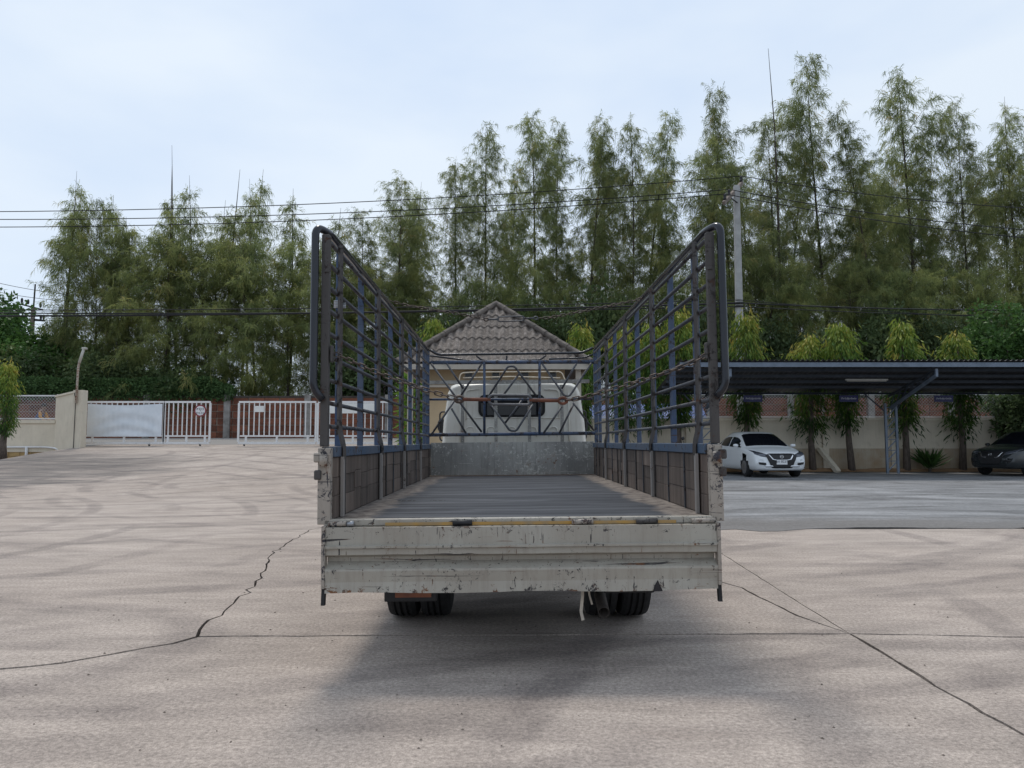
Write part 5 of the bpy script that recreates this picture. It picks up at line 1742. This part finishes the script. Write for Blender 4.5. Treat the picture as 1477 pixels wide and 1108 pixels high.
# drooping-leaf trees along the wall
def asoke(seed, z0, z1, r, n):
    rng = np.random.default_rng(seed)
    nc = 46
    vc = (np.arange(nc) + rng.random(nc)) / nc
    vc = vc ** .8
    ac = np.arange(nc) * 2.4 + rng.normal(0, .5, nc)
    rc = r * np.minimum(1, (1.03 - vc) * 5.5) ** .6 * np.minimum(1.0, .5 + vc * 1.6) * rng.uniform(.35, .95, nc)
    size = rng.uniform(.13, .26, nc) * (.7 + .5 * np.minimum(1, (1.02 - vc) * 4))
    k = rng.integers(0, nc, n)
    a = ac[k] + rng.normal(0, .25, n)
    oc = np.stack([np.cos(ac) * rc, np.sin(ac) * rc, z0 + (z1 - z0) * vc], 1)
    g = rng.normal(size=(n, 3)) * size[k][:, None] * np.array([.75, .75, 1.0])
    p = oc[k] + g
    out = unit(p * np.array([1, 1, 0]) + 1e-4)
    d = out * rng.uniform(.1, .7, (n, 1)) + rng.normal(0, .25, (n, 3)) - np.array([0, 0, .8])
    V, F = kites(rng, p, d, rng.uniform(.16, .34, n), rng.uniform(.035, .06, n))
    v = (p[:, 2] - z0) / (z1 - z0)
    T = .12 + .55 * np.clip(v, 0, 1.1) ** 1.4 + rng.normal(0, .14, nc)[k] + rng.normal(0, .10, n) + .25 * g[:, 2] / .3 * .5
    return leaf_mesh('crown', V, F, np.repeat(T, 2), M['asoke'])
ASK = [asoke(50 + i, 1.75, 5.7, r_, 3200) for i, r_ in enumerate((.56, .66, .60, .52, .62))]
ATR = [MB().tube([(0, 0, 0), (.03 * k - .06, .02, 1.2), (0, 0, 2.6), (.02, 0, 5.3)], [.15, .115, .09, .03], 10).mesh('trunk', M['bark_pale'], True) for k in range(5)]
def asoke_tree(px, py_top, label, Y=30.0, zb=.0, k=0, lean=0.0, w=1.0, group='pruned drooping-leaf trees along the wall'):
    top = at(px, py_top, Y)
    t = thing('drooping_leaf_tree', label, 'tree', (top.x, Y, zb), (0, R(lean), random.uniform(-.4, .4)), group)
    s = (top.z - zb) / 5.7
    link_mesh('trunk', ATR[k], t, scale=(1, 1, s))
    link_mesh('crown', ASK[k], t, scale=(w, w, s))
    return t
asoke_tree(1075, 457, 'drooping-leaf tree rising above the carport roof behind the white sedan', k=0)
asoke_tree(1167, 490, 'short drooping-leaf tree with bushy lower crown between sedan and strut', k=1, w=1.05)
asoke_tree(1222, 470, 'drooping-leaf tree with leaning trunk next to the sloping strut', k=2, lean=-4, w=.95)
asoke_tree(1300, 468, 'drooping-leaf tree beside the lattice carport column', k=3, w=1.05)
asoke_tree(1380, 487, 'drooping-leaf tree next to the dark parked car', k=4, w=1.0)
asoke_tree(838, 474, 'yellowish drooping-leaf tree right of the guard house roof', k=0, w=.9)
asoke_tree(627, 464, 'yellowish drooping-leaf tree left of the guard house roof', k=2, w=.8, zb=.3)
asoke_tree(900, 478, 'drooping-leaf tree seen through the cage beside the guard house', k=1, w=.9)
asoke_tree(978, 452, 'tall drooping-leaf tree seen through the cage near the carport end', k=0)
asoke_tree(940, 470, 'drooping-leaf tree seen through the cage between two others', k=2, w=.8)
asoke_tree(12, 526, 'drooping-leaf tree standing in front of the left boundary wall', Y=27.2, zb=.33, k=0, w=.62)
# bright leafy tree at the right end and its dark neighbour under the roof
t = thing('leafy_tree', 'bright green broad-leaved tree above the carport roof end', 'tree', (at(1445, 500, 32.5).x, 32.5, 1.0))
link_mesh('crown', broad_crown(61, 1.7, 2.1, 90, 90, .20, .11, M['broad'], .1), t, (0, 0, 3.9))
link_mesh('trunk', stem_mesh(3.2, .12, 4, 8), t)
t = thing('leafy_tree', 'dark leafy tree hanging over the wall behind the near black car', 'tree', (at(1448, 600, 31.0).x + .3, 30.25, .05))
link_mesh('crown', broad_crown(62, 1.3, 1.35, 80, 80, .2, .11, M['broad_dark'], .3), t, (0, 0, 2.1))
link_mesh('trunk', stem_mesh(1.9, .09, 4, 9), t)
# potted looking shrub at the column foot
p = ground(1318, 680)
t = thing('foot_shrub', 'small spiky green shrub at the foot of the wall behind the column', 'shrub', (p.x, 29.7, .03))
rng = np.random.default_rng(8)
n = 130
a = rng.random(n) * 6.283
d = np.stack([np.cos(a) * .7, np.sin(a) * .7, rng.uniform(.3, 1.3, n)], 1)
V, F = kites(rng, rng.normal(0, .06, (n, 3)) + np.array([0, 0, .2]), d, rng.uniform(.4, .95, n), rng.uniform(.06, .11, n))
link_mesh('foliage', leaf_mesh('foliage', V, F, np.repeat(rng.normal(.45, .2, n), 2), M['broad']), t)
MB().tube([(0, 0, 0), (0, 0, .35)], .06, 8).build('stem', M['bark'], t)
# bright bamboo-like clump left of the cab
for px, Y, s in ((598, 27.5, 1.0),):
    c = at(px, 640, Y)
    t = thing('bamboo_clump', 'bright green long-leaved clump seen through the cage beside the guard house', 'plant', (c.x, Y, ramp_z(c.x, Y)))
    n = 900
    a = rng.random(n) * 6.283
    z = rng.uniform(.2, 2.9, n)
    p = np.stack([np.cos(a) * .5 * rng.random(n), np.sin(a) * .5 * rng.random(n), z], 1)
    d = np.stack([np.cos(a), np.sin(a), rng.normal(-.1, .6, n)], 1)
    V, F = kites(rng, p, d, rng.uniform(.25, .5, n), rng.uniform(.04, .075, n))
    link_mesh('foliage', leaf_mesh('foliage', V, F, np.repeat(rng.normal(.5, .22, n), 2), M['bamboo']), t)
    for k in range(9):
        q = k * .7
        MB().tube([(math.cos(q) * .2, math.sin(q) * .2, 0), (math.cos(q) * .35, math.sin(q) * .35, 2.7)], .02, 6).build('culm', M['bamboo'], t)
# broad-leaved trees at the far left
LT = [broad_crown(71, 2.2, 2.6, 80, 90, .30, .17, M['broad'], .2), broad_crown(72, 2.6, 1.9, 80, 90, .30, .17, M['broad'], .2)]
st = stem_mesh(3.0, .16, 5, 4)
for px, py, Y, k, sx, sz, lab in ((-12, 490, 46, 0, 1.0, 1.05, 'tall broad-leaved tree at the far end of the brick wall'), (60, 522, 48, 1, 1.15, .9, 'rounded broad-leaved tree behind the creeper hedge near the far pole'),
                                  (25, 530, 45, 1, 1.0, .8, 'low broad-leaved tree over the brick wall left of the lamp'), (112, 528, 49, 0, 1.0, .7, 'broad-leaved tree behind the hedge just right of the lamp'), (-60, 470, 50, 1, 1.3, 1.3, 'spreading broad-leaved tree at the street end')):
    c = at(px, py, Y)
    t = thing('leafy_tree', lab, 'tree', (c.x, Y, 1.36), (0, 0, px * .1))
    link_mesh('trunk', st, t, scale=(1, 1, max(.5, (c.z - 1.36) / 3.4)))
    link_mesh('crown', LT[k], t, (0, 0, c.z - 1.36), scale=(sx, sx, sz))

# ------------------------------------------------------------------ power poles and wires
PY_ = 35.0
top = at(1062, 268, PY_)
bx = top.x
zb = ramp_z(8, PY_)
t = thing('power_pole', 'square concrete power pole with tilted crossarm beside the carport', 'pole', (bx, PY_, zb))
w0, w1 = .17, .125
mb = MB()
zt = top.z - zb
mb.add([(-w0, -w0, 0), (w0, -w0, 0), (w0, w0, 0), (-w0, w0, 0), (-w1, -w1, zt), (w1, -w1, zt), (w1, w1, zt), (-w1, w1, zt)], [(0, 1, 5, 4), (1, 2, 6, 5), (2, 3, 7, 6), (3, 0, 4, 7), (4, 5, 6, 7)])
mb.build('pole_shaft', M['pole'], t, bevel=.02)
BR = Vector((bx, PY_, zb))
a, b = at(1044, 293, PY_ - 1.1) - BR, at(1070, 264, PY_ + .9) - BR
a.y, b.y = -1.1, .9
MB().bar(a, b, .14, .16).build('crossarm', M['pole_wood'], t)
MB().bar((w1 + .01, 0, zt - .9), a.lerp(b, .3), .04, .04).build('arm_brace', M['darkmetal'], t)
ins = []
for f in (.06, .28, .97):
    q = a.lerp(b, f)
    MB().lathe([(0, .03), (.02, .075), (.10, .075), (.12, .05), (.18, .07), (.26, .07), (.28, .03)], 12, 'z', (q.x, q.y, q.z + .08)).build('insulator', M['black'], t, smooth=True)
    ins.append(BR + q + Vector((0, 0, .37)))
for z in (7.6 - zb, 7.45 - zb):
    MB().box((0, -.0, z), (.37, .37, .05)).build('cable_clamp', M['darkmetal'], t)
def wire(name, label, p, q, sag, r, group):
    p, q = Vector(p), Vector(q)
    pts = []
    n = 40
    for i in range(n + 1):
        u = i / n
        s = p.lerp(q, u)
        s.z -= sag * 4 * u * (1 - u)
        pts.append(s - p)
    o = MB().tube(pts, r, 5).build(name, M['wire'], smooth=True, loc=p)
    tag(o, label, 'wire', group)
    return o
LP_ = Vector((-36.5, PY_ + 1, 0))
for k, (i_, pyl, pyr) in enumerate(((2, 316, 298), (1, 325, 333), (0, 337, 346))):
    p = ins[i_]
    q = at(-60, pyl - 2, PY_)
    wire('power_line', ('topmost', 'middle', 'lowest')[k] + ' black power line running left from the pole crossarm', p, q + Vector((-6, 0, .3)), .55, .021, 'power lines left of the pole')
    q = at(1500, pyr, PY_ - 1.5)
    wire('power_line', ('topmost', 'middle', 'lowest')[k] + ' black power line running right from the pole over the carport', p, q + Vector((4, 0, -.25)), .35, .021, 'power lines right of the pole')
cb = [(7.58, 456, 447, .045), (7.42, 451, 456, .03), (7.72, 447, 462, .022)]
for (z, pyl, pyr, r), nm in zip(cb, ('thickest', 'medium', 'thinnest')):
    p = Vector((bx, PY_ - .2, z))
    wire('telephone_cable', nm + ' dark telephone cable running left at mid height of the pole', p, at(-80, pyl, PY_), .15, r, 'cables left of the pole')
    wire('telephone_cable', nm + ' dark telephone cable running right low behind the carport trees', p, at(1540, pyr, PY_), .12, r * .7, 'cables right of the pole')
Y = 60
tp = at(50, 410, Y)
t = thing('far_power_pole', 'distant power pole with two crossarms above the trees at the street end', 'pole', (tp.x, Y, 1.36))
z = lambda py: at(0, py, Y).z - 1.36
MB().tube([(-.05, 0, 0), (-.02, 0, z(443))], [.22, .16], 10).build('pole_shaft', M['pole_wood'], t)
MB().cyl((0, 0, z(445)), (.05, 0, z(410)), .06, 8).build('top_spike', M['darkmetal'], t)
MB().bar((-1.0, 0, z(439)), (.75, 0, z(447)), .12, .12).build('crossarm', M['darkmetal'], t)
MB().bar((-1.0, 0, z(461)), (.95, 0, z(462.5)), .14, .14).build('crossarm', M['darkmetal'], t)
for x, py in ((-.95, 437), (-.45, 439), (.55, 444), (.62, 461), (.85, 461)):
    MB().lathe([(0, .05), (.1, .09), (.3, .09), (.4, .04)], 10, 'z', (x, 0, z(py))).build('insulator', M['black'], t)
for (py0, py1), nm in zip(((412, 405), (421, 420), (435, 446), (441, 450), (450, 452)), ('topmost', 'second highest', 'middle', 'second lowest', 'lowest')):
    p = at(-60, py1 - 12, Y - 6)
    q = at(120, py0 + 14, Y + 3)
    wire('distant_wire', nm + ' thin wire passing the distant pole at the street end', p, q, .3, .02, 'wires at the distant pole')

# where two alike trees stand at one landmark, tell them apart by height
byl = {}
for o in list(C.objects):
    if o.parent is None and 'label' in o and ('casuarina' in o.name or o.name.startswith('shrub')):
        byl.setdefault((o['label'], o.get('group')), []).append(o)
for (lab, _), os_ in byl.items():
    if len(os_) in (2, 3, 4):
        os_.sort(key=lambda o: max((c.scale.z for c in o.children), default=1))
        words = ('shorter ', 'taller ') if len(os_) == 2 else ('shortest ', 'middle sized ', 'tallest ') if len(os_) == 3 else ('shortest ', 'second shortest ', 'second tallest ', 'tallest ')
        for o, w in zip(os_, words):
            o['label'] = w + lab.replace('tall slender', 'slender').replace('low bushy', 'low bushy')
